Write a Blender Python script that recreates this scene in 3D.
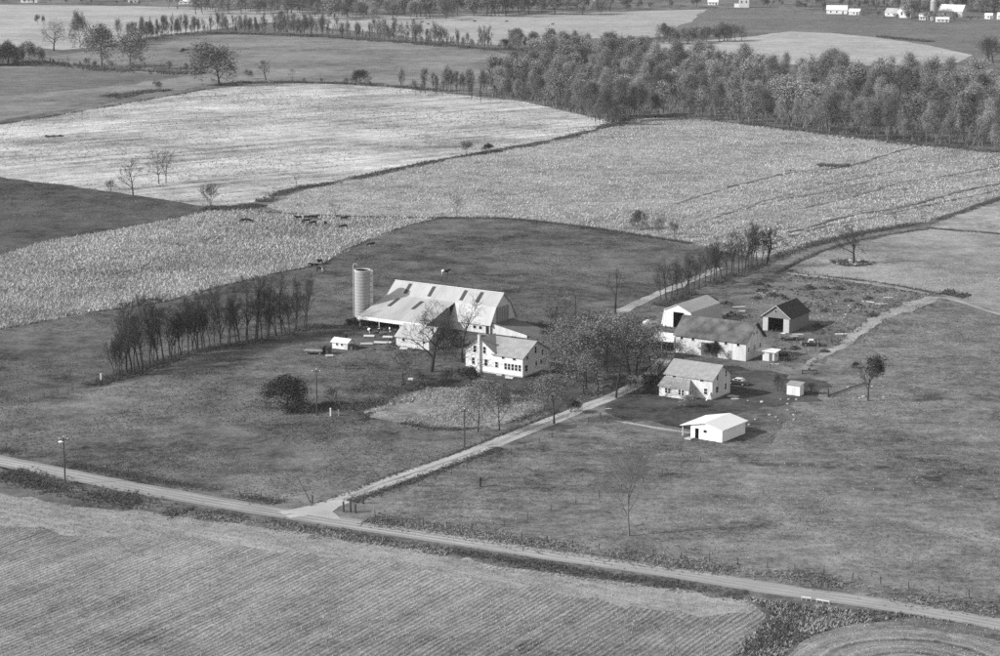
import bpy, bmesh, math, random
import numpy as np
from mathutils import Vector, Matrix
from mathutils.geometry import delaunay_2d_cdt

# ------------------------------------------------------------------ clean
for o in list(bpy.data.objects): bpy.data.objects.remove(o)
scene = bpy.context.scene
COL = scene.collection
random.seed(7); RNG = np.random.default_rng(7)

# ------------------------------------------------------------------ camera
F, H = 2150.0, 110.0                       # focal length in photo pixels (1000 wide), camera height in m
PIT = math.atan(448 / 2150)
CP, SP = math.cos(PIT), math.sin(PIT)
cd = bpy.data.cameras.new('camera'); cam = bpy.data.objects.new('camera', cd); COL.objects.link(cam)
cam.location = (0, 0, H); cam.rotation_euler = (math.pi / 2 - PIT, 0, 0)
cd.sensor_width = 36; cd.lens = 36 * F / 1000; cd.clip_start = 1; cd.clip_end = 30000
scene.camera = cam

# ------------------------------------------------------------------ sky, sun, exposure (a black-and-white photograph: neutral light)
SUN_EL = math.radians(31)
TO_SUN = Vector((-0.965 * math.cos(SUN_EL), -0.262 * math.cos(SUN_EL), math.sin(SUN_EL))).normalized()
world = bpy.data.worlds.new('World'); scene.world = world; world.use_nodes = True
wn = world.node_tree; wn.nodes.clear()
sky = wn.nodes.new('ShaderNodeTexSky'); sky.sky_type = 'NISHITA'; sky.sun_disc = False
sky.sun_elevation = SUN_EL; sky.sun_rotation = math.atan2(TO_SUN.x, TO_SUN.y)
bw = wn.nodes.new('ShaderNodeRGBToBW'); bg = wn.nodes.new('ShaderNodeBackground'); wo = wn.nodes.new('ShaderNodeOutputWorld')
wn.links.new(sky.outputs[0], bw.inputs[0]); wn.links.new(bw.outputs[0], bg.inputs[0]); bg.inputs[1].default_value = 0.15
wn.links.new(bg.outputs[0], wo.inputs[0])
sl = bpy.data.lights.new('sun', 'SUN'); sl.energy = 3.0; sl.angle = math.radians(0.5); sl.color = (1, 1, 1)
so = bpy.data.objects.new('sun', sl); COL.objects.link(so); so.rotation_euler = TO_SUN.to_track_quat('Z', 'Y').to_euler()
so.location = (-300, -100, 300)
scene.view_settings.view_transform = 'Standard'; scene.view_settings.look = 'None'
scene.view_settings.exposure = 0.8; scene.view_settings.gamma = 1.0; scene.view_settings.use_curve_mapping = False
scene.render.engine = 'CYCLES'; scene.cycles.use_denoising = False     # residual grain reads like film

# ------------------------------------------------------------------ photo pixel -> ground
def G(px, py, z=0.0):
    dx = (px - 500) / F; dy = -(py - 328) / F
    d = (dx, CP + dy * SP, -SP + dy * CP); t = (H - z) / -d[2]
    return Vector((d[0] * t, d[1] * t, z))
def proj(x, y, z=0.0):
    zz = z - H; dep = y * CP - zz * SP; up = y * SP + zz * CP
    return 500 + F * x / dep, 328 - F * up / dep
def hgt(px, py, hpx):                      # height in metres of an upright hpx pixels tall standing at a ground pixel
    p = G(px, py); lo, hi = 0, 60
    for _ in range(40):
        m = (lo + hi) / 2
        if proj(p.x, p.y, m)[1] > py - hpx: lo = m
        else: hi = m
    return lo

# ------------------------------------------------------------------ materials (all grey: the photograph is black and white)
MATS = {}
def new_mat(name):
    m = bpy.data.materials.new(name); m.use_nodes = True; nt = m.node_tree; nt.nodes.clear()
    out = nt.nodes.new('ShaderNodeOutputMaterial'); b = nt.nodes.new('ShaderNodeBsdfPrincipled')
    b.inputs['Roughness'].default_value = 0.9; b.inputs['Specular IOR Level'].default_value = 0.1
    nt.links.new(b.outputs[0], out.inputs[0]); MATS[name] = m
    return m, nt, b
def g3(v): return (v, v, v, 1)
def math_node(nt, op, a, b=None, clamp=False):
    n = nt.nodes.new('ShaderNodeMath'); n.operation = op; n.use_clamp = clamp
    for i, x in enumerate((a, b)):
        if x is None: continue
        if isinstance(x, (int, float)): n.inputs[i].default_value = x
        else: nt.links.new(x, n.inputs[i])
    return n.outputs[0]
def noise(nt, vec, scale, detail=3, rough=0.6, dist=0):
    n = nt.nodes.new('ShaderNodeTexNoise'); n.inputs['Scale'].default_value = scale; n.inputs['Detail'].default_value = detail
    n.inputs['Roughness'].default_value = rough; n.inputs['Distortion'].default_value = dist
    nt.links.new(vec, n.inputs['Vector']); return n.outputs['Fac']
def mapping(nt, vec, rz=0, sc=(1, 1, 1), loc=(0, 0, 0)):
    n = nt.nodes.new('ShaderNodeMapping'); n.inputs['Rotation'].default_value = (0, 0, rz); n.inputs['Scale'].default_value = sc
    n.inputs['Location'].default_value = loc; nt.links.new(vec, n.inputs['Vector']); return n.outputs[0]
def coords(nt):
    return nt.nodes.new('ShaderNodeTexCoord').outputs['Object']

def field_mat(name, v, fine=0.5, mid=0.5, big=0.4, ring=None, streak=None, row=None, bump=0.5, fscale=0.55, seed=0.0, midscale=0.12):
    """v grey albedo; fine/mid/big contrast of noise at about 0.6 m, 8 m and 60 m; streak=(angle, amount, width m, length m); row=(angle, amount, spacing m)"""
    m, nt, b = new_mat(name)
    c = mapping(nt, coords(nt), loc=(seed * 37.1, seed * 17.7, 0))
    fine *= 1.7; mid *= 1.5; big *= 1.4
    f = noise(nt, c, fscale, 6, 0.8); md = noise(nt, c, midscale, 4, 0.65); bgn = noise(nt, c, 0.018, 3, 0.55)
    tot = math_node(nt, 'MULTIPLY', math_node(nt, 'SUBTRACT', f, 0.5), fine * 2)
    tot = math_node(nt, 'ADD', tot, math_node(nt, 'MULTIPLY', math_node(nt, 'SUBTRACT', md, 0.5), mid * 2))
    tot = math_node(nt, 'ADD', tot, math_node(nt, 'MULTIPLY', math_node(nt, 'SUBTRACT', bgn, 0.5), big * 2))
    hgt_in = f
    if streak:
        for k, (ang, amt, wid, ln) in enumerate(streak):
            # coordinates rotated so that x runs along the streaks
            sv = mapping(nt, mapping(nt, c, rz=-ang), sc=(1 / ln, 1 / wid, 1), loc=(k * 3.3, k * 5.1, 0))
            s = noise(nt, sv, 1.0, 3, 0.6, 0.4)
            tot = math_node(nt, 'ADD', tot, math_node(nt, 'MULTIPLY', math_node(nt, 'SUBTRACT', s, 0.5), amt * 2))
    if ring:                                # curved rows about a turning point (x, y, amount, spacing)
        dv = nt.nodes.new('ShaderNodeVectorMath'); dv.operation = 'DISTANCE'; nt.links.new(coords(nt), dv.inputs[0]); dv.inputs[1].default_value = (ring[0], ring[1], 0)
        rr = math_node(nt, 'ADD', dv.outputs['Value'], math_node(nt, 'MULTIPLY', noise(nt, c, 0.12, 3), 1.6)); cx = nt.nodes.new('ShaderNodeCombineXYZ'); nt.links.new(rr, cx.inputs[0])
        tot = math_node(nt, 'ADD', tot, math_node(nt, 'MULTIPLY', math_node(nt, 'SUBTRACT', noise(nt, cx.outputs[0], 1 / ring[3], 3, 0.6), 0.5), ring[2] * 2))
    if row:
        ang, amt, spc = row
        rv = mapping(nt, c, rz=-ang)
        sep = nt.nodes.new('ShaderNodeSeparateXYZ'); nt.links.new(rv, sep.inputs[0])
        wob = math_node(nt, 'MULTIPLY', math_node(nt, 'SUBTRACT', noise(nt, c, 0.05, 2), 0.5), 3.0)
        yy = math_node(nt, 'ADD', sep.outputs['Y'], wob)
        w = math_node(nt, 'SINE', math_node(nt, 'MULTIPLY', yy, 2 * math.pi / spc))
        gate = noise(nt, mapping(nt, rv, sc=(0.05, 0.35, 1)), 1.0, 3, 0.6)
        w = math_node(nt, 'MULTIPLY', w, math_node(nt, 'MULTIPLY', gate, 2.0))
        tot = math_node(nt, 'ADD', tot, math_node(nt, 'MULTIPLY', w, amt))
        hgt_in = math_node(nt, 'ADD', f, math_node(nt, 'MULTIPLY', w, 0.15))
    fac = math_node(nt, 'MAXIMUM', math_node(nt, 'ADD', tot, 1.0), 0.25)
    val = math_node(nt, 'MINIMUM', math_node(nt, 'MULTIPLY', fac, v), 0.8)
    cmb = nt.nodes.new('ShaderNodeCombineColor')
    for i in range(3): nt.links.new(val, cmb.inputs[i])
    nt.links.new(cmb.outputs[0], b.inputs['Base Color'])
    b.inputs['Roughness'].default_value = 1.0; b.inputs['Specular IOR Level'].default_value = 0.0
    if bump:
        bp = nt.nodes.new('ShaderNodeBump'); bp.inputs['Strength'].default_value = bump; bp.inputs['Distance'].default_value = 0.45
        nt.links.new(hgt_in, bp.inputs['Height']); nt.links.new(bp.outputs[0], b.inputs['Normal'])
    return m

def obj_mat(name, v, var=0.25, scale=1.2, rough=0.85, spec=0.15, per_object=0.0, streak=None, metallic=0.0, bump=0.0, patch=0.0):
    m, nt, b = new_mat(name); c = coords(nt)
    if streak: c2 = mapping(nt, c, sc=streak)
    else: c2 = c
    n = noise(nt, c2, scale, 4, 0.65)
    fac = math_node(nt, 'ADD', math_node(nt, 'MULTIPLY', math_node(nt, 'SUBTRACT', n, 0.5), var * 2), 1.0)
    if patch:                               # slow change of tone across a field
        fac = math_node(nt, 'ADD', fac, math_node(nt, 'MULTIPLY', math_node(nt, 'SUBTRACT', noise(nt, c, 0.03, 4, 0.6), 0.5), patch * 2))
    if per_object:
        oi = nt.nodes.new('ShaderNodeObjectInfo')
        fac = math_node(nt, 'MULTIPLY', fac, math_node(nt, 'ADD', math_node(nt, 'MULTIPLY', math_node(nt, 'SUBTRACT', oi.outputs['Random'], 0.5), per_object * 2), 1.0))
    val = math_node(nt, 'MINIMUM', math_node(nt, 'MULTIPLY', math_node(nt, 'MAXIMUM', fac, 0.1), v), 0.85)
    cmb = nt.nodes.new('ShaderNodeCombineColor')
    for i in range(3): nt.links.new(val, cmb.inputs[i])
    nt.links.new(cmb.outputs[0], b.inputs['Base Color'])
    b.inputs['Roughness'].default_value = rough; b.inputs['Specular IOR Level'].default_value = spec; b.inputs['Metallic'].default_value = metallic
    if bump:
        bp = nt.nodes.new('ShaderNodeBump'); bp.inputs['Strength'].default_value = bump; bp.inputs['Distance'].default_value = 0.05
        nt.links.new(n, bp.inputs['Height']); nt.links.new(bp.outputs[0], b.inputs['Normal'])
    return m

R = math.radians
# ground
field_mat('m_ground', 0.122, 0.65, 0.8, 0.75, bump=0.7, streak=[(R(20), 0.3, 4, 20)])
field_mat('m_pasture', 0.097, 0.65, 0.85, 0.75, bump=0.6, seed=1, streak=[(R(-30), 0.3, 4, 26)])
field_mat('m_pasture_dark', 0.07, 0.65, 0.8, 0.6, bump=0.5, seed=2, streak=[(R(10), 0.3, 5, 40)])
field_mat('m_lawn', 0.068, 0.55, 0.9, 0.5, bump=0.4, seed=3)
field_mat('m_pasture_right', 0.155, 0.75, 0.7, 0.6, bump=0.7, seed=4, streak=[(R(-8), 0.35, 4, 40), (R(-8), 0.35, 1.2, 8)])
field_mat('m_hay_right', 0.215, 0.5, 0.5, 0.6, bump=0.5, seed=5, streak=[(R(-20), 0.2, 6, 60)])
field_mat('m_lot', 0.135, 0.6, 0.8, 0.4, bump=0.7, seed=6)
field_mat('m_barnlot', 0.10, 0.6, 0.8, 0.4, bump=0.7, seed=16)
field_mat('m_corn', 0.20, 0.9, 0.8, 0.5, bump=0.9, seed=7, fscale=0.6, streak=[(R(25), 0.3, 3, 30)])
field_mat('m_corn_upper', 0.25, 0.7, 0.6, 0.4, bump=0.7, seed=8, streak=[(R(40), 0.2, 4, 60)])
field_mat('m_corn_rows', 0.225, 0.7, 0.6, 0.4, bump=0.8, seed=9, streak=[(R(52), 0.55, 2.2, 60), (R(52), 0.4, 7, 120)])
field_mat('m_bright', 0.35, 0.5, 0.5, 0.75, bump=0.6, seed=10, streak=[(R(38), 0.8, 7, 110), (R(38), 0.4, 2.5, 60)])
field_mat('m_stubble', 0.20, 0.55, 0.4, 0.6, bump=0.8, seed=11, row=(R(59), 0.13, 0.95), streak=[(R(59), 0.6, 0.9, 40), (R(59), 0.5, 4.0, 90)])
field_mat('m_headland', 0.255, 0.5, 0.4, 0.3, bump=0.6, seed=12, streak=[(R(-33), 0.4, 1.4, 40)])
field_mat('m_stubble_right', 0.21, 0.55, 0.4, 0.3, bump=0.8, seed=13, ring=(58.7, 288.9, 1.6, 1.3))
field_mat('m_far_dark', 0.13, 0.4, 0.4, 0.35, bump=0.3, seed=14, streak=[(R(3), 0.3, 14, 160)])
field_mat('m_far_mid', 0.17, 0.4, 0.45, 0.6, bump=0.3, seed=15, streak=[(R(-4), 0.25, 12, 160)])
field_mat('m_far_light', 0.31, 0.4, 0.3, 0.3, bump=0.3, seed=17, streak=[(R(-4), 0.25, 16, 200)])
field_mat('m_far_cow', 0.29, 0.4, 0.3, 0.3, bump=0.3, seed=18, streak=[(R(2), 0.2, 12, 160)])
field_mat('m_garden', 0.21, 0.8, 0.8, 0.3, bump=0.8, seed=19)
field_mat('m_verge', 0.125, 0.7, 0.6, 0.3, bump=0.8, seed=20)
field_mat('m_road', 0.24, 0.25, 0.2, 0.2, bump=0.2, seed=21, fscale=3)
field_mat('m_road_wheel', 0.31, 0.25, 0.25, 0.2, bump=0.2, seed=22, fscale=3)
field_mat('m_drive', 0.35, 0.3, 0.3, 0.15, bump=0.2, seed=23, fscale=3)
field_mat('m_drive_crown', 0.25, 0.4, 0.5, 0.2, bump=0.3, seed=24, fscale=2)
field_mat('m_track', 0.27, 0.45, 0.5, 0.2, bump=0.3, seed=25, fscale=2)
field_mat('m_lane', 0.15, 0.6, 0.6, 0.3, bump=0.5, seed=27)
field_mat('m_furrow', 0.10, 0.6, 0.7, 0.3, bump=0.8, seed=26)
# vegetation
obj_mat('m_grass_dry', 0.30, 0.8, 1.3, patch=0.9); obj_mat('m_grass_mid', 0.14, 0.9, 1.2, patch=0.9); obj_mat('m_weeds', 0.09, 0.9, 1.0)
obj_mat('m_corn_leaf', 0.37, 0.8, 1.2, patch=0.9); obj_mat('m_stubble_straw', 0.28, 0.8, 1.5, patch=0.9); obj_mat('m_hay_tuft', 0.36, 0.8, 1.3, patch=0.9)
obj_mat('m_bark', 0.04, 0.3, 2.0, per_object=0.2); obj_mat('m_bark_pale', 0.13, 0.3, 2.0, per_object=0.2)
obj_mat('m_twig', 0.04, 0.2, 1.0, per_object=0.3); obj_mat('m_twig_pale', 0.15, 0.2, 1.0, per_object=0.2)
obj_mat('m_leaf_wood', 0.20, 0.6, 0.35, per_object=0.6); obj_mat('m_leaf_mid', 0.16, 0.4, 0.4, per_object=0.3)
obj_mat('m_leaf_dark', 0.045, 0.4, 0.5, per_object=0.25); obj_mat('m_leaf_pale', 0.25, 0.35, 0.5, per_object=0.15)
# built things
obj_mat('m_white_paint', 0.72, 0.16, 0.8, rough=0.6, streak=(1, 1, 0.25)); obj_mat('m_white_worn', 0.52, 0.5, 0.9, streak=(1, 1, 0.2))
obj_mat('m_trim', 0.7, 0.06, 1.0, rough=0.6); obj_mat('m_barn_roof', 0.35, 0.4, 0.35, rough=0.5, spec=0.3, streak=(1, 0.25, 0.25))
obj_mat('m_shingle', 0.27, 0.45, 0.8, bump=0.4); obj_mat('m_shingle_pale', 0.25, 0.45, 0.9, bump=0.4)
obj_mat('m_shingle_old', 0.10, 1.5, 0.3, bump=0.5); obj_mat('m_shingle_dark', 0.035, 0.2, 0.7, bump=0.4)
obj_mat('m_metal_white', 0.66, 0.1, 0.5, rough=0.45, spec=0.3); obj_mat('m_board_grey', 0.26, 0.25, 1.4, streak=(4, 4, 0.3), bump=0.3)
obj_mat('m_board_weathered', 0.17, 0.4, 1.4, streak=(4, 4, 0.3), bump=0.3)
obj_mat('m_board_mid', 0.40, 0.25, 1.4, streak=(4, 4, 0.3), bump=0.3)
obj_mat('m_board_dark', 0.10, 0.3, 1.4, streak=(4, 4, 0.3), bump=0.3); obj_mat('m_barn_wall', 0.48, 0.2, 1.0, streak=(3, 3, 0.3))
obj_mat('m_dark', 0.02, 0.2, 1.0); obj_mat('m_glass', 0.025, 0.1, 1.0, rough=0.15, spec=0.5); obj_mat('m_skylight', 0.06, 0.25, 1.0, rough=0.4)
obj_mat('m_concrete', 0.40, 0.22, 0.8, streak=(1, 1, 0.35), bump=0.2); obj_mat('m_hoop', 0.22, 0.2, 2.0, rough=0.5)
obj_mat('m_silo', 0.30, 0.22, 0.6, streak=(1, 1, 0.2), bump=0.2); obj_mat('m_earth', 0.13, 0.5, 0.8, bump=0.6)
obj_mat('m_post', 0.06, 0.3, 2.0); obj_mat('m_wire', 0.10, 0.1, 1.0, rough=0.5); obj_mat('m_insulator', 0.75, 0.05, 1.0, rough=0.3)
obj_mat('m_tyre', 0.015, 0.2, 3.0); obj_mat('m_rim', 0.35, 0.2, 3.0, rough=0.4, metallic=0.4); obj_mat('m_car_dark', 0.03, 0.15, 1.5, rough=0.35, spec=0.5)
obj_mat('m_car_white', 0.62, 0.1, 1.5, rough=0.35, spec=0.5); obj_mat('m_rust', 0.07, 0.4, 2.0); obj_mat('m_stone', 0.30, 0.4, 1.5, per_object=0.3, bump=0.4)
def cow_mat(name, white):
    m, nt, b = new_mat(name); c = coords(nt); oi = nt.nodes.new('ShaderNodeObjectInfo')
    mp = nt.nodes.new('ShaderNodeVectorMath'); mp.operation = 'ADD'; nt.links.new(c, mp.inputs[0])
    sc = nt.nodes.new('ShaderNodeVectorMath'); sc.operation = 'SCALE'; sc.inputs[0].default_value = (17, 9, 5); nt.links.new(oi.outputs['Random'], sc.inputs['Scale'])
    nt.links.new(sc.outputs[0], mp.inputs[1])
    n = noise(nt, mp.outputs[0], 1.1, 1, 0.4)
    r = nt.nodes.new('ShaderNodeValToRGB'); r.color_ramp.elements[0].position = white; r.color_ramp.elements[1].position = white + 0.02
    r.color_ramp.elements[0].color = g3(0.015); r.color_ramp.elements[1].color = g3(0.65)
    nt.links.new(n, r.inputs[0]); nt.links.new(r.outputs[0], b.inputs['Base Color'])
cow_mat('m_cow_pied', 0.53); cow_mat('m_cow_black', 0.74)

# ------------------------------------------------------------------ object helpers
def tag(o, label=None, cat=None, group=None, kind=None):
    if label: o['label'] = label
    if cat: o['category'] = cat
    if group: o['group'] = group
    if kind: o['kind'] = kind
    return o
def empty(name, loc, rz=0.0, label=None, cat=None, group=None, scale=1.0):
    o = bpy.data.objects.new(name, None); COL.objects.link(o); o.location = loc; o.rotation_euler = (0, 0, rz)
    o.scale = (scale, scale, scale) if isinstance(scale, (int, float)) else scale
    o.empty_display_size = 0.2
    return tag(o, label, cat, group)
def link(name, me, parent=None):
    o = bpy.data.objects.new(name, me); COL.objects.link(o); o.parent = parent; return o
def copy_tree(o, parent=None):
    c = o.copy(); COL.objects.link(c); c.parent = parent
    for ch in o.children: copy_tree(ch, c)
    return c
def mesh_np(name, V, Fs, mats, midx=None, smooth=False):
    """V (n,3); Fs (m,k) one face size"""
    me = bpy.data.meshes.new(name); V = np.asarray(V, np.float32); Fs = np.asarray(Fs, np.int32); k = Fs.shape[1]
    me.vertices.add(len(V)); me.vertices.foreach_set('co', V.ravel())
    me.loops.add(Fs.size); me.loops.foreach_set('vertex_index', Fs.ravel())
    me.polygons.add(len(Fs)); me.polygons.foreach_set('loop_start', np.arange(0, Fs.size, k, dtype=np.int32))
    me.polygons.foreach_set('loop_total', np.full(len(Fs), k, np.int32))
    for m in mats: me.materials.append(MATS[m])
    if midx is not None: me.polygons.foreach_set('material_index', np.asarray(midx, np.int32))
    if smooth: me.polygons.foreach_set('use_smooth', np.ones(len(Fs), bool))
    me.update(calc_edges=True); me.validate(); return me

class MB:                                   # mesh builder: quads and n-gons collected into one mesh
    def __init__(s): s.v = []; s.f = []
    def add(s, vs, fs):
        n = len(s.v); s.v += [tuple(v) for v in vs]; s.f += [tuple(i + n for i in f) for f in fs]; return s
    def box(s, x0, x1, y0, y1, z0, z1):
        return s.add([(x0, y0, z0), (x1, y0, z0), (x1, y1, z0), (x0, y1, z0), (x0, y0, z1), (x1, y0, z1), (x1, y1, z1), (x0, y1, z1)],
                     [(0, 3, 2, 1), (4, 5, 6, 7), (0, 1, 5, 4), (1, 2, 6, 5), (2, 3, 7, 6), (3, 0, 4, 7)])
    def prism(s, pts, vec):                 # closed polygon pts (3-D) extruded by vec
        n = len(pts); a = [Vector(p) for p in pts]; b = [p + Vector(vec) for p in a]
        return s.add(a + b, [tuple(range(n))[::-1], tuple(range(n, 2 * n))] + [(i, (i + 1) % n, n + (i + 1) % n, n + i) for i in range(n)])
    def slab(s, a, b, c, d, t):             # quad a,b,c,d thickened downwards by t
        return s.prism([a, b, c, d], (0, 0, -t))
    def tube(s, p0, p1, r0, r1=None, n=8):
        r1 = r0 if r1 is None else r1; p0 = Vector(p0); p1 = Vector(p1); d = (p1 - p0).normalized()
        e = d.cross(Vector((0, 0, 1)) if abs(d.z) < 0.9 else Vector((1, 0, 0))).normalized(); g = d.cross(e)
        vs = [p0 + (e * math.cos(2 * math.pi * i / n) + g * math.sin(2 * math.pi * i / n)) * r0 for i in range(n)]
        vs += [p1 + (e * math.cos(2 * math.pi * i / n) + g * math.sin(2 * math.pi * i / n)) * r1 for i in range(n)]
        return s.add(vs, [tuple(range(n)), tuple(range(n, 2 * n))[::-1]] + [(i, n + i, n + (i + 1) % n, (i + 1) % n) for i in range(n)])
    def lathe(s, prof, n=24):               # prof (r,z) about z axis
        k = len(prof); vs = [(r * math.cos(2 * math.pi * i / n), r * math.sin(2 * math.pi * i / n), z) for r, z in prof for i in range(n)]
        fs = [(j * n + i, j * n + (i + 1) % n, (j + 1) * n + (i + 1) % n, (j + 1) * n + i) for j in range(k - 1) for i in range(n)]
        fs += [tuple(range(n))[::-1], tuple(range((k - 1) * n, k * n))]
        return s.add(vs, fs)
    def mesh(s, name, mat, bevel=0.0, smooth=False):
        bm = bmesh.new(); vs = [bm.verts.new(v) for v in s.v]
        for f in s.f:
            try: bm.faces.new([vs[i] for i in f])
            except ValueError: pass
        bmesh.ops.recalc_face_normals(bm, faces=bm.faces[:])
        if bevel: bmesh.ops.bevel(bm, geom=bm.edges[:], offset=bevel, segments=2, affect='EDGES', profile=0.6)
        me = bpy.data.meshes.new(name); bm.to_mesh(me); bm.free(); me.materials.append(MATS[mat])
        if smooth: me.polygons.foreach_set('use_smooth', [True] * len(me.polygons))
        return me
    def build(s, name, mat, parent=None, bevel=0.0, smooth=False):
        return link(name, s.mesh(name, mat, bevel, smooth), parent)

def rough_line(pts, step, jit, closed):
    """ground polyline through pts resampled every step metres with sideways jitter, smoothed by Catmull-Rom"""
    n = len(pts); out = []
    rng = range(n) if closed else range(n - 1)
    for i in rng:
        p0 = pts[(i - 1) % n] if closed or i > 0 else pts[i]; p1 = pts[i]; p2 = pts[(i + 1) % n]
        p3 = pts[(i + 2) % n] if closed or i + 2 < n else p2
        L = (p2 - p1).length; k = max(1, min(80, int(L / step)))
        for j in range(k):
            t = j / k; t2 = t * t; t3 = t2 * t
            if closed and (L > 400): q = p1.lerp(p2, t)
            elif closed: q = p1.lerp(p2, t)
            else: q = 0.5 * ((2 * p1) + (p2 - p0) * t + (2 * p0 - 5 * p1 + 4 * p2 - p3) * t2 + (3 * p1 - p0 - 3 * p2 + p3) * t3)
            out.append(q + Vector((random.gauss(0, jit), random.gauss(0, jit), 0)))
    if not closed: out.append(pts[-1].copy())
    return out
LAYER = [0.0]
def sheet(name, px, mat, label, cat, jit=0.5, step=6, kind='structure', layer=9):
    LAYER[0] = 0.004 * layer
    pts = rough_line([G(*p) for p in px], step, jit, True)
    P2 = [Vector((p.x, p.y)) for p in pts]
    if sum(P2[i].x * P2[(i + 1) % len(P2)].y - P2[(i + 1) % len(P2)].x * P2[i].y for i in range(len(P2))) < 0: P2.reverse()
    v2, _, f2, _, _, _ = delaunay_2d_cdt(P2, [], [list(range(len(P2)))], 1, 1e-4)
    me = bpy.data.meshes.new(name); me.from_pydata([(v.x, v.y, LAYER[0]) for v in v2], [], [tuple(f) for f in f2]); me.materials.append(MATS[mat])
    return tag(link(name, me), label, cat, None, kind)
def strip(name, px, widths, mat, label, cat, jit=0.12, step=3, parent=None, off=0.0, kind='structure', lift=0.0, layer=10):
    if parent is None: LAYER[0] = 0.004 * layer
    z = LAYER[0] + lift
    c = rough_line([G(*p) for p in px], step, 0.0, False); n = len(c); V = []; Fc = []
    for i, p in enumerate(c):
        d = (c[min(i + 1, n - 1)] - c[max(i - 1, 0)]).normalized(); nn = Vector((-d.y, d.x, 0))
        w = widths[0] + (widths[1] - widths[0]) * i / (n - 1)
        a = p + nn * (off + w / 2 + random.gauss(0, jit)); b = p + nn * (off - w / 2 + random.gauss(0, jit))
        V += [(b.x, b.y, z), (a.x, a.y, z)]
    Fc = [(2 * i, 2 * i + 2, 2 * i + 3, 2 * i + 1) for i in range(n - 1)]
    me = bpy.data.meshes.new(name); me.from_pydata(V, [], Fc); me.materials.append(MATS[mat])
    o = link(name, me, parent)
    for p in me.polygons:
        pass
    return tag(o, label, cat, None, kind) if parent is None else o

# ------------------------------------------------------------------ grass, corn and weeds as blades of real geometry
def in_poly(P, poly):
    x, y = P[:, 0], P[:, 1]; ins = np.zeros(len(P), bool); n = len(poly); j = n - 1
    for i in range(n):
        xi, yi = poly[i]; xj, yj = poly[j]
        cnd = ((yi > y) != (yj > y)) & (x < (xj - xi) * (y - yi) / (yj - yi + 1e-12) + xi)
        ins ^= cnd; j = i
    return ins
def sample_poly(px, n):
    poly = [tuple(G(*p)[:2]) for p in px]; A = np.array(poly); lo = A.min(0); hi = A.max(0); out = []
    tot = 0
    while tot < n:
        P = lo + RNG.random((n * 2, 2)) * (hi - lo); P = P[in_poly(P, poly)]; out.append(P); tot += len(P)
        if len(P) == 0: break
    return np.concatenate(out)[:n]
def rows_poly(px, ang, spacing, along, jit):
    poly = [tuple(G(*p)[:2]) for p in px]; A = np.array(poly); c = A.mean(0); rad = np.linalg.norm(A - c, axis=1).max()
    u = np.array([math.cos(ang), math.sin(ang)]); v = np.array([-u[1], u[0]])
    a = np.arange(-rad, rad, along); b = np.arange(-rad, rad, spacing); aa, bb = np.meshgrid(a, b)
    P = c + aa.reshape(-1, 1) * u + bb.reshape(-1, 1) * v; P = P + RNG.normal(0, jit, P.shape)
    return P[in_poly(P, poly)]
def line_pts(px, width, n):
    c = rough_line([G(*p) for p in px], 2, 0, False); C = np.array([(p.x, p.y) for p in c])
    i = RNG.integers(0, len(C) - 1, n); t = RNG.random((n, 1)); P = C[i] * (1 - t) + C[i + 1] * t
    d = C[i + 1] - C[i]; d /= np.linalg.norm(d, axis=1, keepdims=True) + 1e-9; nn = np.stack([-d[:, 1], d[:, 0]], 1)
    P = P + nn * RNG.normal(0, width / 2, (n, 1))
    return clump_mask(P, 5.0, -0.7, 1.3)
def clump_mask(P, scale, cut, seed):
    """keep points in patches: cheap value noise from sines"""
    x, y = P[:, 0] / scale, P[:, 1] / scale
    n = np.sin(x * 1.3 + seed + 1.7 * np.sin(y * .7 + seed)) + np.sin(y * 1.1 - seed * 2 + 1.3 * np.sin(x * .9)) + np.sin((x + y) * .6 + seed * 3)
    return P[n + RNG.normal(0, 0.9, len(P)) > cut]
def blades(name, P, h, w, k, mat, label, cat, lean=0.5, hv=0.4):
    """k triangular blades at each of the points P"""
    n = len(P)
    if n == 0: return None
    P = np.repeat(P, k, axis=0) + RNG.normal(0, w * 0.6, (n * k, 2)); m = n * k
    hh = h * np.repeat(1 + RNG.uniform(-hv, hv, n), k) * RNG.uniform(0.6, 1.1, m)
    a = RNG.random(m) * 2 * math.pi; dx, dy = np.cos(a) * w / 2, np.sin(a) * w / 2
    tip = RNG.normal(0, lean, (m, 2)) * hh[:, None]
    V = np.zeros((m, 3, 3), np.float32)
    V[:, 0, 0] = P[:, 0] - dx; V[:, 0, 1] = P[:, 1] - dy; V[:, 1, 0] = P[:, 0] + dx; V[:, 1, 1] = P[:, 1] + dy
    V[:, 2, 0] = P[:, 0] + tip[:, 0]; V[:, 2, 1] = P[:, 1] + tip[:, 1]; V[:, 2, 2] = hh
    me = mesh_np(name, V.reshape(-1, 3), np.arange(m * 3).reshape(-1, 3), [mat])
    return tag(link(name, me), label, cat, None, 'stuff')

# ================================================================== THE SETTING
gb = MB(); gb.add([(-9000, -500, 0), (9000, -500, 0), (9000, 14000, 0), (-9000, 14000, 0)], [(0, 1, 2, 3)])
tag(gb.build('ground', 'm_ground'), 'grey grassland that all the fields and the farmyard lie on', 'ground', None, 'structure')

FIELD = {}
LV = dict(far_light=1, far_cow=2, far_dark=3, far_strip=4, far_mid=5, left_mid=6, left_mid_dark=7, bright=8, forest=2, pasture_far_left=3, pasture_back=1, corn=4, corn_upper=5, corn_rows=6,
          fallow=7, hay_right=3, pasture_right=2, lot=4, barnlot=5, lawn=6, lawn2=7, garden=8, stubble=1, headland=2, stubble_right=3, verge=4)   # stacking order of the sheets, 4 mm each
def fld(key, name, px, mat, label, cat='field', jit=0.5, step=6):
    FIELD[key] = px; return sheet(name, px, mat, label, cat, jit, step, layer=LV[key])
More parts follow.
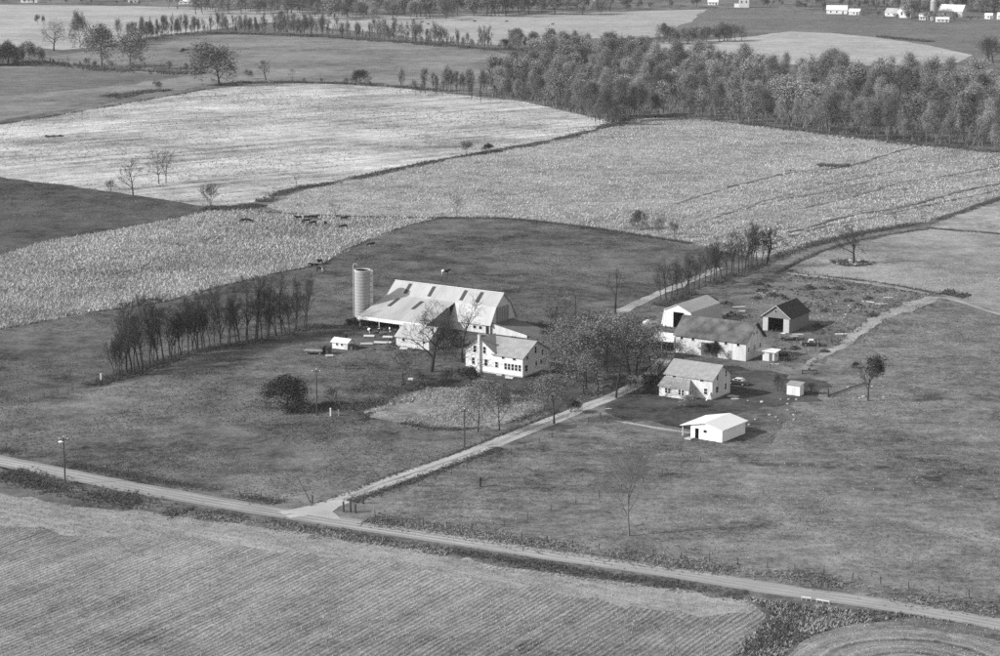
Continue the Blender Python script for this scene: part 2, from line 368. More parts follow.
# far fields, from the back forwards
fld('far_light', 'hay_field', [(-120, 4), (60, 5), (200, 7), (300, 10), (400, 15), (425, 17), (420, 19), (360, 19), (300, 20), (250, 24), (200, 31), (150, 37), (110, 46), (60, 50), (0, 45), (-120, 42)], 'm_far_light', 'pale hay field in the far left distance behind the hedgerow trees', jit=2, step=30)
fld('far_cow', 'cow_pasture', [(330, 18), (430, 14), (520, 12.5), (640, 11), (712, 9), (706, 22), (680, 32), (650, 38), (600, 38), (560, 40), (500, 45), (430, 40), (380, 33), (330, 28)], 'm_far_cow', 'pale far pasture at top centre with small dark cattle on it', jit=2, step=30)
fld('far_dark', 'grass_field', [(703, 12), (715, 8), (830, 15), (1130, 22), (1130, 75), (960, 60), (930, 47), (860, 36), (790, 32), (730, 36), (690, 40), (672, 30), (690, 22)], 'm_far_dark', 'dark far grass field in front of the distant white farm', jit=2, step=30)
fld('far_strip', 'stubble_field', [(660, 42), (700, 41), (760, 36), (792, 31), (830, 33), (880, 37), (930, 46), (969, 55), (955, 62), (880, 66), (780, 64), (690, 56), (640, 47)], 'm_far_light', 'bright far stubble strip showing above the woods on the right', jit=2, step=30)
fld('far_mid', 'grass_field', [(20, 64), (60, 55), (110, 47), (150, 39), (200, 33), (300, 36), (400, 42), (490, 50), (520, 58), (540, 72), (500, 93), (470, 94), (400, 87), (330, 83), (260, 82), (222, 84), (205, 75), (120, 71)], 'm_far_mid', 'mid grey sloping field between the two upper hedgerows', jit=1.5, step=20)
fld('left_mid', 'grass_field', [(-130, 64), (0, 66), (100, 68), (205, 75), (216, 84), (150, 95), (90, 106), (0, 120), (-130, 134)], 'm_far_mid', 'grey field at the far left below the dark tree clump', jit=1.2, step=15)
fld('left_mid_dark', 'grass_field', [(-130, 66), (0, 68), (100, 70), (190, 76), (150, 82), (70, 90), (0, 96), (-130, 100)], 'm_far_dark', 'darker upper band of the grey field at the far left', jit=2.5, step=12)
fld('bright', 'hay_field', [(-130, 164), (0, 177), (70, 186), (130, 194), (200, 206), (240, 207.5), (262, 200), (300, 187), (340, 180), (420, 163), (480, 152), (560, 138), (612, 124), (600, 119), (560, 110), (520, 101), (470, 95.5), (400, 88), (330, 84), (260, 83.5), (205, 90), (150, 98), (100, 108), (40, 118), (0, 124.5), (-130, 142)], 'm_bright', 'bright mown hay field rolling across the upper left', jit=0.8)
fld('forest', 'forest_floor', [(480, 96), (540, 106), (606, 126), (642, 117), (700, 118.5), (800, 130.5), (900, 142.5), (1000, 152), (1060, 157), (1060, 100), (960, 88), (880, 80), (800, 76), (720, 70), (640, 62), (560, 58), (510, 70)], 'm_verge', 'dark leaf-strewn ground under the woods', 'forest floor', jit=1.0)
fld('pasture_far_left', 'pasture', [(-130, 160), (0, 177), (60, 184), (130, 193), (180, 201), (205, 208), (208, 212), (175, 219), (109, 231), (43, 242), (0, 256), (-130, 284)], 'm_pasture_dark', 'dark pasture wedge at the left edge above the cornfield', jit=0.6)
fld('pasture_back', 'pasture', [(-130, 352), (0, 329), (79, 314), (165, 301), (214, 288), (264, 275.5), (323, 263), (350, 248), (400, 228), (440, 217.5), (500, 218), (560, 223.5), (640, 235), (690, 243), (745, 256), (775, 262), (735, 277), (690, 291), (650, 304), (615, 318), (560, 335), (420, 370), (300, 345), (110, 385), (-130, 430)], 'm_pasture', 'dark grazed pasture rising behind the silo and barn', jit=0.4)
fld('corn', 'corn_field', [(-130, 290), (0, 256), (43, 242), (109, 231), (175, 219), (208, 212), (251, 210), (330, 216), (440, 217), (400, 228), (350, 248), (323, 263.5), (264, 276), (214, 288.5), (165, 301.5), (79, 315), (0, 330), (-130, 354)], 'm_corn', 'rough dry cornfield stretching across the left behind the windbreak', jit=0.6, step=4)
fld('corn_upper', 'corn_field', [(266, 207), (300, 192), (345, 181), (420, 165), (500, 150.5), (560, 140), (615, 126), (640, 117.5), (700, 119.5), (800, 131), (922, 145), (845, 166), (780, 174), (720, 190), (660, 208), (560, 214), (440, 217), (330, 216), (290, 213.5)], 'm_corn_upper', 'pale cornfield filling the middle between ditch and woods', jit=0.6, step=5)
fld('corn_rows', 'corn_field', [(330, 216), (440, 217), (560, 214), (660, 208), (720, 190), (780, 174), (845, 166), (922, 145), (1000, 153), (1130, 166), (1130, 162), (1000, 196), (945, 215), (925, 223), (880, 229), (840, 238), (800, 248), (775, 259), (745, 256), (690, 243), (640, 235), (560, 223.5), (500, 218), (440, 218)], 'm_corn_rows', 'picked cornfield with curving dark rows below the woods on the right', jit=0.5, step=5)
fld('fallow', 'fallow_field', [(928, 227), (942, 219), (1000, 199), (1130, 164), (1130, 246), (1000, 233)], 'm_corn_upper', 'pale fallow triangle at the right edge beyond the lane corner', jit=0.5)
fld('hay_right', 'hay_field', [(925, 229), (1000, 234), (1130, 246), (1130, 350), (1000, 313), (940, 294), (880, 284), (830, 278), (787, 271), (800, 263), (830, 249), (880, 238)], 'm_hay_right', 'light grey hayfield with a lone bare tree at right', jit=0.4)
fld('pasture_right', 'pasture', [(940, 298), (1000, 316), (1130, 352), (1130, 650), (1000, 612), (840, 590), (700, 562), (560, 545), (420, 520), (380, 505), (450, 470), (540, 440), (600, 412), (640, 440), (760, 440), (800, 400), (840, 350), (880, 322)], 'm_pasture_right', 'broad grey pasture sloping to the road on the right', jit=1.6, step=3)
fld('lot', 'yard', [(724, 322), (745, 300), (790, 273), (840, 280), (932, 294), (905, 307), (875, 319), (842, 344), (805, 372), (770, 368), (765, 345), (735, 340)], 'm_lot', 'rough weedy lot littered with scrap behind the dark roofed shed', 'yard', jit=1.6, step=3)
fld('barnlot', 'barnyard', [(340, 325), (365, 312), (420, 322), (530, 322), (580, 320), (620, 315), (660, 318), (700, 345), (660, 360), (560, 355), (470, 362), (400, 352), (345, 350)], 'm_barnlot', 'trodden barnyard ground around barn and silo', 'yard', jit=1.6, step=3)
fld('lawn', 'lawn', [(590, 402), (600, 380), (660, 365), (740, 366), (800, 376), (835, 385), (822, 398), (780, 404), (750, 414), (680, 425), (620, 420)], 'm_lawn', 'dark mown lawn around the second white house', 'lawn', jit=1.6, step=3)
fld('lawn2', 'lawn', [(440, 384), (465, 372), (520, 378), (556, 370), (600, 372), (604, 392), (560, 415), (530, 400), (480, 388)], 'm_lawn', 'dark lawn in front of the white house with the chimney', 'lawn', jit=1.6, step=3)
fld('garden', 'garden_plot', [(362, 414), (398, 398), (440, 388), (480, 388), (530, 399), (546, 404), (530, 414), (500, 422), (470, 426), (440, 428), (400, 422)], 'm_garden', 'pale overgrown garden plot of dry weeds below the white house', 'garden', jit=3.0, step=2.5)
fld('stubble', 'stubble_field', [(-150, 468), (0, 494), (60, 504), (130, 513), (200, 520), (300, 533), (400, 549), (500, 566), (600, 580), (700, 592), (745, 599), (768, 611), (762, 626), (745, 641), (735, 656), (700, 760), (-150, 760)], 'm_stubble', 'stubble field with fine slanting rows across the foreground', jit=0.3, step=3)
fld('headland', 'field_headland', [(-150, 469), (0, 495), (60, 505), (130, 514), (200, 521), (300, 534), (400, 550), (500, 567), (600, 581), (700, 593), (744, 600), (762, 612), (700, 616), (600, 600), (500, 585), (400, 566), (300, 552), (200, 542), (100, 536), (0, 524), (-150, 500)], 'm_headland', 'paler headland strip of the foreground field beside the road', 'field', jit=1.2, step=3)
fld('stubble_right', 'stubble_field', [(790, 648), (815, 634), (850, 624), (920, 618), (1000, 633), (1130, 656), (1130, 760), (740, 760), (765, 675)], 'm_stubble_right', 'stubble field with curved rows in the bottom right corner', jit=0.3, step=3)
fld('verge', 'ditch_bank', [(745, 598), (800, 606), (900, 613), (1000, 630), (920, 618), (850, 624), (815, 634), (790, 648), (765, 675), (720, 720), (735, 656), (745, 641), (762, 626), (768, 611)], 'm_verge', 'dark weedy ditch bank between the two foreground stubble fields', 'ditch', jit=0.5, step=3)
strip('road_verge', [(-150, 446), (0, 475), (65, 489), (130, 501), (200, 511), (300, 525), (390, 539.5), (450, 549), (560, 567), (680, 583.5), (780, 600), (870, 612), (1000, 635), (1130, 658)], (7, 4.5), 'm_verge', 'dark grassy verge along the near side of the gravel road', 'verge', jit=0.6, layer=5)
ROAD = [(-150, 433), (0, 461), (65, 474), (130, 487), (200, 499.5), (300, 516), (390, 530), (450, 539), (560, 556), (680, 573.5), (780, 590), (870, 602.5), (1000, 624.5), (1130, 648)]
road = strip('gravel_road', ROAD, (6.2, 4.9), 'm_road', 'pale gravel road crossing the foreground from left to right', 'road', jit=0.12, layer=7)
for off in (-1.35, 0.0, 1.35):
    strip('wheel_track', ROAD, (0.75, 0.65), 'm_road_wheel', None, None, jit=0.12, parent=road, off=off, lift=0.004)
DRIVE = [(284, 515), (315, 509), (345, 499), (390, 481), (450, 461), (510, 437.5), (560, 417.5), (592, 404.5), (614, 396), (634, 386), (652, 373), (664, 361), (670, 352)]
drive = strip('driveway', DRIVE, (4.8, 3.2), 'm_drive', 'pale straight farm driveway running from the road up to the houses', 'driveway', jit=0.12, layer=9)
strip('grass_crown', DRIVE, (0.9, 0.7), 'm_drive_crown', None, None, jit=0.25, parent=drive, lift=0.004)
sheet('driveway_mouth', [(284, 513.5), (304, 510), (322, 504), (345, 496), (356, 497), (341, 506), (334, 512), (342, 519.5), (318, 516.5), (300, 514)], 'm_drive', 'flared gravel mouth where the driveway meets the road', 'driveway', 0.15, 2, layer=11)
track = strip('field_track', [(606, 319), (618, 312.5), (640, 302.5), (663, 292), (690, 281), (720, 268)], (4.0, 2.6), 'm_track', 'pale two-rut field track climbing right of the barn pasture', 'track', jit=0.25, layer=12)
lane = strip('farm_lane', [(640, 330), (670, 313), (715, 297), (745, 283), (775, 269), (808, 253.5), (828, 246.5), (866, 236), (912, 229), (930, 226)], (4.0, 3.6), 'm_lane', 'grassy fenced lane running back between the corn and the hayfield', 'lane', jit=0.7, layer=11)
strip('yard_track', [(800, 371), (812, 361), (842, 345), (863, 329), (881, 318), (910, 306.5), (936, 297)], (2.0, 5.0), 'm_track', 'wide worn dirt track curving from the yard toward the hayfield', 'track', jit=0.6, layer=12)
strip('field_track', [(934, 297), (946, 298), (970, 305), (1000, 314.5), (1060, 333)], (2.0, 1.6), 'm_track', 'thin pale track leading off the right edge below the hayfield', 'track', jit=0.2, layer=13)
strip('field_track', [(787, 273), (812, 276), (850, 281), (890, 287), (930, 294)], (2.2, 1.8), 'm_track', 'narrow pale track along the fence above the scrap lot', 'track', jit=0.25, layer=13)
strip('footpath', [(614, 421), (640, 425), (668, 430), (690, 433)], (1.2, 1.2), 'm_track', 'faint worn path across the lawn to the low white garage', 'path', jit=0.25, layer=10)
# dark furrow lines in the picked corn
FURROWS = (([(676, 204), (720, 190), (780, 175), (805, 171), (845, 167), (880, 157), (921, 145)], 1.6),
              ([(790, 233), (850, 216), (900, 208), (945, 196), (975, 188.5), (1000, 184), (1060, 174)], 1.8),
              ([(800, 209), (860, 195), (905, 182), (960, 174), (1000, 166), (1060, 156)], 1.1),
              ([(770, 244), (820, 228), (880, 216), (920, 207), (960, 199), (1000, 190)], 1.0),
              ([(700, 222), (760, 205), (820, 193), (870, 182)], 0.9), ([(720, 215), (780, 197), (850, 180), (900, 170)], 0.8))
for fi, (px, w) in enumerate(FURROWS):
    strip('furrow', px, (w, w), 'm_furrow', 'dark furrow line curving through the picked cornfield', 'furrow', jit=0.6, step=2.2, layer=8 + fi)['group'] = 'furrows in the picked corn'

# ------------------------------------------------------------------ stuff: blades of grass, corn and weeds
LANE_ALL = None
def grass(name, key, n, h, w, k, mat, label, cat='grass', patch=None, **kw):
    P = sample_poly(FIELD[key] if isinstance(key, str) else key, n)
    if patch: P = clump_mask(P, *patch)
    return blades(name, P, h, w, k, mat, label, cat, **kw)
TRAMPLED = [(298.8, 220), (307, 219.8), (306.8, 223), (314.2, 219.3), (313.5, 225), (325.4, 225.3), (344, 220.5), (344, 228.5), (244.5, 222.5), (248.7, 222.7), (314.5, 268), (320.3, 264), (320, 271.5)]   # where cattle stand
def corn_rows(name, key, ang, sp, al, h, w, k, mat, label, **kw):
    P = rows_poly(FIELD[key], ang, sp, al, sp * 0.28)
    pm = np.array([proj(x, y) for x, y in P]); P = P[(pm[:, 0] > -40) & (pm[:, 0] < 1040) & (pm[:, 1] < 700)]
    P = P[RNG.random(len(P)) < 0.8]
    for q in TRAMPLED: P = P[((P - np.array(G(*q)[:2])) ** 2).sum(1) > 4.5]
    if key.startswith('corn_'):
        for fp, fw in FURROWS:
            C = np.array([(q.x, q.y) for q in rough_line([G(*p) for p in fp], 2.0, 0, False)])
            d2 = np.full(len(P), 1e9)
            for q in C: d2 = np.minimum(d2, ((P - q) ** 2).sum(1))
            P = P[d2 > (fw * 0.55 + 0.6) ** 2]
    return blades(name, P, h, w, k, mat, label, 'corn', **kw)
corn_rows('corn_stalks', 'corn', R(35), 1.0, 0.8, 0.8, 0.26, 3, 'm_corn_leaf', 'dry standing corn stalks covering the left cornfield', lean=0.45)
corn_rows('corn_stalks', 'corn_upper', R(45), 1.3, 1.1, 0.55, 0.28, 2, 'm_corn_leaf', 'dry corn stalks covering the middle cornfield', lean=0.5)
corn_rows('corn_stalks', 'corn_rows', R(52), 1.4, 0.9, 0.6, 0.3, 2, 'm_corn_leaf', 'corn stubble standing in the rows below the woods', lean=0.5)
corn_rows('straw_stubble', 'stubble', R(59), 0.95, 0.42, 0.22, 0.14, 2, 'm_stubble_straw', 'short straw stubble standing in the foreground rows', lean=0.6)
corn_rows('straw_stubble', 'stubble_right', R(12), 0.8, 0.8, 0.2, 0.16, 2, 'm_stubble_straw', 'straw stubble in the bottom right field', lean=0.6)
grass('hay_stubble', 'bright', 17000, 0.28, 0.35, 2, 'm_hay_tuft', 'tufts of pale mown hay on the bright hillside field', lean=0.7, hv=0.6)
grass('dark_tufts', 'bright', 16000, 0.4, 0.4, 2, 'm_grass_mid', 'darker grass tufts dotted over the bright hillside field', lean=0.6, hv=0.6, patch=(22, 0.0, 2.2))
grass('pasture_grass', 'pasture_far_left', 9000, 0.2, 0.3, 3, 'm_grass_mid', 'grass tufts of the dark pasture wedge at left', lean=0.7, hv=0.6, patch=(12, 0.0, 1.2))
grass('pasture_grass', 'pasture_back', 28000, 0.18, 0.25, 3, 'm_grass_mid', 'rough grass tufts of the pasture behind the barn', lean=0.7, patch=(9, -0.2, 1.0), hv=0.6)
grass('pasture_grass', [(0, 398), (110, 388), (300, 350), (360, 356), (430, 380), (360, 414), (440, 430), (520, 425), (440, 458), (330, 500), (290, 503), (150, 480), (0, 448)], 26000, 0.14, 0.22, 3, 'm_grass_mid', 'rough grass tufts of the pasture left of the driveway', lean=0.7, patch=(7, -0.4, 2.0), hv=0.6)
grass('pasture_grass', 'pasture_right', 42000, 0.13, 0.2, 3, 'm_grass_mid', 'rough grass tufts of the broad right pasture', lean=0.7, patch=(10, -0.3, 3.0), hv=0.6)
grass('dry_grass', 'pasture_right', 8000, 0.13, 0.2, 3, 'm_grass_dry', 'pale dry grass tufts scattered over the right pasture', lean=0.8, patch=(14, 0.6, 4.0), hv=0.6)
grass('dry_grass', 'hay_right', 9000, 0.15, 0.25, 3, 'm_grass_dry', 'pale dry grass tufts of the hayfield beyond the scrap lot', lean=0.8, patch=(12, 0.0, 5.0), hv=0.6)
grass('dry_grass', 'garden', 4200, 0.4, 0.16, 4, 'm_grass_dry', 'tall dry weeds standing in the garden plot', lean=0.6, hv=0.6, patch=(5, -0.6, 5.5))
grass('weeds', 'lot', 1900, 0.5, 0.35, 4, 'm_weeds', 'dark weeds growing through the scrap lot', 'weeds', patch=(4, 0.4, 6.0), lean=0.5)
grass('dry_grass', 'lot', 4000, 0.2, 0.2, 3, 'm_grass_dry', 'pale dry grass in the scrap lot', patch=(6, 0.1, 7.0), lean=0.6)
grass('weeds', 'verge', 2000, 0.35, 0.2, 4, 'm_weeds', 'dark weeds filling the ditch between the stubble fields', 'weeds', lean=0.4)
grass('dry_grass', 'verge', 3500, 0.45, 0.22, 3, 'm_grass_dry', 'dry grass on the ditch bank between the stubble fields', lean=0.6, patch=(4, 0.0, 3.3))
grass('weeds', 'barnlot', 2200, 0.6, 0.4, 4, 'm_weeds', 'dark weeds around the barnyard', 'weeds', patch=(5, 0.3, 8.0), lean=0.5)
def weed_line(px, width, n, h, w, mat, label, k=4, name='weeds', lean=0.4):
    return blades(name, line_pts(px, width, int(n * 1.3)), h * 0.5, w * 0.4, k + 2, mat, label, 'weeds', lean=lean * 1.7, hv=0.75)
weed_line([(5, 473), (65, 489), (130, 501), (190, 511)], 4.0, 2600, 0.9, 0.35, 'm_weeds', 'tall dark weeds on the road bank around the utility pole')
weed_line([(130, 503), (200, 513), (300, 528), (450, 551), (560, 569), (680, 586), (745, 596)], 2.2, 3800, 0.6, 0.3, 'm_weeds', 'weeds along the near edge of the gravel road')
weed_line([(140, 506), (200, 515), (300, 530), (450, 553)], 2.0, 1500, 0.6, 0.3, 'm_grass_dry', 'dry grass on the bank along the near edge of the road', name='dry_grass')
weed_line([(0, 450), (90, 468), (200, 488), (280, 503)], 2.2, 2200, 0.45, 0.3, 'm_weeds', 'weeds along the far edge of the road, left of the driveway')
weed_line([(368, 519), (450, 531), (560, 547), (680, 565), (785, 574), (900, 596), (1000, 611)], 3.5, 5200, 0.5, 0.3, 'm_grass_mid', 'weeds along the far edge of the road, right of the driveway')
weed_line([(368, 519), (450, 531), (560, 547), (680, 565), (785, 576), (900, 598), (1000, 613)], 3.5, 2200, 0.6, 0.3, 'm_grass_dry', 'dry grass along the roadside fence', name='dry_grass')
weed_line([(350, 502), (400, 485), (455, 465), (500, 448)], 1.6, 1500, 0.5, 0.3, 'm_weeds', 'dark weeds along the lower side of the driveway')
weed_line([(310, 506), (350, 492), (390, 476), (450, 455), (510, 431.5), (560, 411)], 0.8, 1200, 0.4, 0.25, 'm_weeds', 'dark grass edge along the upper side of the driveway')
weed_line([(262, 202), (280, 194), (300, 188), (345, 181), (420, 164.5), (500, 150.5), (560, 139), (612, 124.5)], 3.0, 5200, 1.1, 0.5, 'm_weeds', 'dark brushy ditch line between the bright hayfield and the corn')
weed_line([(205, 208), (240, 209), (256, 205)], 4.5, 1200, 1.2, 0.5, 'm_weeds', 'dark weeds around the bush at the pasture corner')
weed_line([(250, 211), (290, 213.5), (330, 216), (420, 218), (440, 218), (500, 218.5), (560, 224), (620, 232.5), (690, 243.5)], 1.6, 2600, 0.8, 0.4, 'm_weeds', 'dark fence-row weeds along the top of the barn pasture')
weed_line([(0, 329.5), (79, 314.5), (165, 301.5), (214, 288.5), (264, 276), (323, 263.5), (350, 248), (400, 228), (438, 219)], 0.9, 1300, 0.6, 0.35, 'm_weeds', 'thin weedy edge between cornfield and barn pasture')
weed_line([(0, 124), (40, 118), (100, 108), (150, 99), (180, 94), (205, 89)], 2.4, 1600, 0.7, 0.5, 'm_weeds', 'dark grassy track margin above the bright hayfield')
weed_line([(215, 86), (240, 82.5), (280, 82), (330, 83), (400, 87), (450, 92)], 4.5, 2600, 1.3, 0.7, 'm_weeds', 'scrubby weeds along the top edge of the bright hayfield')
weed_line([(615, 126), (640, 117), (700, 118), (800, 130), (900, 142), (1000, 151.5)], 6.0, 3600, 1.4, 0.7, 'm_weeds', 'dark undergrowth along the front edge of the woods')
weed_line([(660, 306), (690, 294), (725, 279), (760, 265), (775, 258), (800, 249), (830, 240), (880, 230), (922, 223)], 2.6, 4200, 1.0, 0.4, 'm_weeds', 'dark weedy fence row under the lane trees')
weed_line([(776, 274), (808, 257), (826, 250), (865, 239), (912, 231), (928, 229.5)], 1.0, 1200, 0.6, 0.3, 'm_weeds', 'weeds along the lower fence of the lane')
weed_line([(938, 220), (960, 213), (1000, 199)], 1.6, 900, 1.0, 0.4, 'm_weeds', 'dark ditch weeds running off the right edge')
weed_line([(928, 228), (960, 231), (1000, 234)], 1.0, 400, 0.6, 0.3, 'm_weeds', 'weeds along the top edge of the light hayfield')
weed_line([(789, 270.5), (830, 277), (880, 283), (930, 292), (965, 298)], 1.0, 900, 0.6, 0.3, 'm_weeds', 'weeds along the fence above the scrap lot')
weed_line([(850, 345), (880, 326), (925, 304)], 3.0, 350, 0.5, 0.3, 'm_weeds', 'weeds beside the worn yard track')
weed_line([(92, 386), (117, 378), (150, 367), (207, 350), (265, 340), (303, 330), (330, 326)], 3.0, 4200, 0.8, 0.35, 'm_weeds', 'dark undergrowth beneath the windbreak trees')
weed_line([(318, 405), (345, 408), (380, 402), (400, 392), (430, 384)], 3.5, 1500, 0.9, 0.35, 'm_weeds', 'dark brush along the upper edge of the garden plot')
weed_line([(400, 423), (440, 429), (480, 428), (520, 420), (550, 408)], 1.6, 900, 0.6, 0.3, 'm_weeds', 'dark grass edging the lower side of the garden plot')
weed_line([(25, 62), (60, 64), (110, 70), (200, 74)], 8, 1500, 2.0, 1.2, 'm_weeds', 'brushy undergrowth of the far left hedgerow')
weed_line([(115, 47), (150, 38.5), (200, 33.5), (300, 36), (400, 42.5), (495, 50)], 7, 2600, 1.8, 1.2, 'm_weeds', 'undergrowth of the long far hedgerow')
weed_line([(105, 98), (130, 95), (150, 91), (168, 91)], 7, 700, 1.6, 0.9, 'm_weeds', 'brushy heap of weeds in the far left field corner')
weed_line([(880, 36.5), (930, 42)], 5, 420, 2.0, 1.4, 'm_weeds', 'dark brush strip in the far bright stubble')
weed_line([(45, 137), (63, 136)], 3.0, 160, 1.2, 0.6, 'm_weeds', 'small dark weed patch in the bright hayfield')
weed_line([(120, 306), (160, 300)], 2.0, 200, 1.3, 0.5, 'm_weeds', 'dark blades standing in for a shadowed gap in the left cornfield')  # shadow hole in the corn, imitated by dark-coloured blades
weed_line([(818, 166), (850, 166)], 5.0, 260, 1.4, 0.6, 'm_weeds', 'dark weed patch in the middle cornfield')
weed_line([(800, 605), (796, 618), (778, 633), (757, 650), (745, 668)], 2.2, 900, 1.0, 0.35, 'm_weeds', 'tall dark weeds down the bottom of the foreground ditch')
weed_line([(833, 262), (852, 259), (872, 263), (852, 266), (833, 262)], 1.6, 700, 0.8, 0.4, 'm_weeds', 'dark weeds ringing the lone bare tree in the hayfield')

# ================================================================== TREES
def frames(D):
    up = np.where(np.abs(D[:, 2:3]) < 0.9, np.array([[0, 0, 1.0]]), np.array([[1.0, 0, 0]]))
    e = np.cross(D, up); e /= np.linalg.norm(e, axis=1, keepdims=True) + 1e-9
    return e, np.cross(D, e)
def tubes_np(segs, n):
    S = np.array(segs, np.float64); p0, p1, r0, r1 = S[:, 0:3], S[:, 3:6], S[:, 6:7], S[:, 7:8]
    D = p1 - p0; D /= np.linalg.norm(D, axis=1, keepdims=True) + 1e-9; e, g = frames(D); m = len(S)
    V = np.zeros((m, 2 * n, 3))
    for i in range(n):
        a = 2 * math.pi * i / n; o = e * math.cos(a) + g * math.sin(a); V[:, i] = p0 + o * r0; V[:, n + i] = p1 + o * r1
    base = (np.arange(m) * 2 * n)[:, None, None]
    Fq = np.array([[i, (i + 1) % n, n + (i + 1) % n, n + i] for i in range(n)])[None]
    return V.reshape(-1, 3), (Fq + base).reshape(-1, 4)
def quads_np(C, size, rng, flat=0.0):
    m = len(C); N = rng.normal(size=(m, 3)); N[:, 2] += flat; N /= np.linalg.norm(N, axis=1, keepdims=True) + 1e-9; e, g = frames(N)
    s = size * rng.uniform(0.5, 1.3, (m, 1)); q = rng.uniform(0.5, 1.0, (m, 1))
    V = np.stack([C - e * s - g * s * q * .3, C + e * s * .3 - g * s * q, C + e * s + g * s * q * .4, C - e * s * .4 + g * s * q], 1)
    return V.reshape(-1, 3), np.arange(4 * m).reshape(-1, 4)

def gen_tree(seed, h=12.0, fork=0.3, nlimb=7, levels=4, kids=(0, 5, 5, 4, 4), ang=(0.6, 1.0), limb_len=0.5, r=0.22, up=0.25, straight=0.06,
             twig_r=0.018, leaf_n=0, leaf_size=0.25, leaf_spread=0.5, leaf_mat='m_leaf_mid', bark='m_bark', twig='m_twig', lean=(0, 0), leaf_side=None, shrink=(0.5, 0.78), tfrac=0.72):
    rnd = random.Random(seed); rng = np.random.default_rng(seed); trunk = []; crown = []; tips = []
    def rv(s): return Vector((rnd.gauss(0, s), rnd.gauss(0, s), rnd.gauss(0, s)))
    def grow(p, d, L, rad, lev, nseg):
        pts = [(p.copy(), rad)]; d = d.copy()
        for i in range(nseg):
            d = (d + rv(straight * (1 + lev * 0.8)) + Vector((0, 0, up * 0.12 * lev))).normalized(); q = p + d * (L / nseg)
            r2 = max(twig_r, rad * (1 - (0.75 if lev else 0.8) * (i + 1) / nseg)); r1 = pts[-1][1]
            (trunk if lev <= 1 else crown).append((*p, *q, r1, r2)); p = q; pts.append((p.copy(), r2))
        if lev >= levels: tips.append(p.copy()); return
        nk = nlimb if lev == 0 else kids[lev]
        for k in range(nk):
            t = (fork + (1 - fork) * ((k + rnd.random()) / nk)) if lev == 0 else (0.25 + 0.75 * ((k + rnd.random()) / nk))
            x = min(t * nseg, nseg - 1e-3); i = int(x); f = x - i
            bp = pts[i][0].lerp(pts[i + 1][0], f); br = pts[i][1] * (1 - f) + pts[i + 1][1] * f
            az = (k * 2.4 + rnd.random() * 1.2 + lev); a = rnd.uniform(*ang) * (1.0 if lev else 1.25 - 0.55 * t)
            e = d.cross(Vector((0.3, 0.2, 1)) if abs(d.z) < .95 else Vector((1, 0, 0))).normalized(); g = d.cross(e)
            nd = (d * math.cos(a) + (e * math.cos(az) + g * math.sin(az)) * math.sin(a) + Vector((0, 0, up))).normalized()
            nl = h * limb_len * rnd.uniform(0.7, 1.1) * (1.15 - 0.6 * max(0, t - fork)) if lev == 0 else L * rnd.uniform(*shrink) * (1.1 - 0.4 * t)
            grow(bp, nd, nl, max(twig_r, br * (0.62 if lev == 0 else 0.6)), lev + 1, 3 if lev < 2 else 2)
        tips.append(p.copy())
    grow(Vector((0, 0, -0.1)), Vector((lean[0], lean[1], 1)).normalized(), h * tfrac, r, 0, 6)
    Vt, Ft = tubes_np(trunk, 6); tm = mesh_np('trunk', Vt, Ft, [bark], smooth=True)
    Vc, Fc = tubes_np(crown, 3); mi = np.zeros(len(Fc), int)
    if leaf_n:
        T = np.array(tips); C = T[rng.integers(0, len(T), leaf_n)] + rng.normal(0, leaf_spread, (leaf_n, 3))
        if leaf_side is not None: C = C[(C[:, :2] @ np.array(leaf_side[:2])) > leaf_side[2] + rng.normal(0, 0.6, len(C))]
        C[:, 2] = np.maximum(C[:, 2], 0.15)
        Vl, Fl = quads_np(C, leaf_size, rng); Fc = np.concatenate([Fc, Fl + len(Vc)]); Vc = np.concatenate([Vc, Vl]); mi = np.concatenate([mi, np.ones(len(Fl), int)])
    cm = mesh_np('crown', Vc, Fc, [twig, leaf_mat], mi)
    top = max(Vc[:, 2].max(), Vt[:, 2].max())
    return tm, cm, float(np.percentile(Vc[:, 2], 99.5))
KIND = {}
def kind(key, n, **kw):
    KIND[key] = [gen_tree(hash_seed(key) + i, **kw) for i in range(n)]
def hash_seed(s): return sum(ord(c) * (i + 3) for i, c in enumerate(s)) * 7
kind('bare_big', 3, h=15, fork=0.3, nlimb=9, kids=(0, 5, 5, 4), levels=4, limb_len=0.50, r=0.46, twig_r=0.02, ang=(0.75, 1.2), up=0.12, tfrac=0.62, straight=0.09)
kind('bare_slim', 7, h=14, fork=0.3, nlimb=11, kids=(0, 5, 4, 3), levels=4, limb_len=0.30, r=0.25, twig_r=0.017, ang=(0.4, 0.95), up=0.28, straight=0.08, tfrac=0.9)
kind('bare_tall', 2, h=15, fork=0.35, nlimb=9, kids=(0, 5, 4, 3), levels=4, limb_len=0.30, r=0.26, twig_r=0.014, ang=(0.5, 1.0), up=0.2, straight=0.08, tfrac=0.85)
kind('bare_small', 4, h=9, fork=0.25, nlimb=7, kids=(0, 4, 4, 3), levels=4, limb_len=0.42, r=0.17, twig_r=0.016, ang=(0.6, 1.1), up=0.15)
kind('ghost', 1, h=16, fork=0.3, nlimb=11, kids=(0, 6, 5, 4), levels=4, limb_len=0.42, r=0.26, twig_r=0.014, ang=(0.5, 0.95), up=0.25, tfrac=0.75, twig='m_twig_pale', bark='m_bark_pale')
kind('sparse', 2, h=11, fork=0.35, nlimb=8, kids=(0, 4, 4, 3), levels=4, limb_len=0.45, r=0.42, twig_r=0.035, ang=(0.6, 1.1), up=0.1, straight=0.12)
kind('snag', 1, h=10, fork=0.4, nlimb=4, kids=(0, 2, 2), levels=3, limb_len=0.3, r=0.3, twig_r=0.03, ang=(0.4, 0.9))
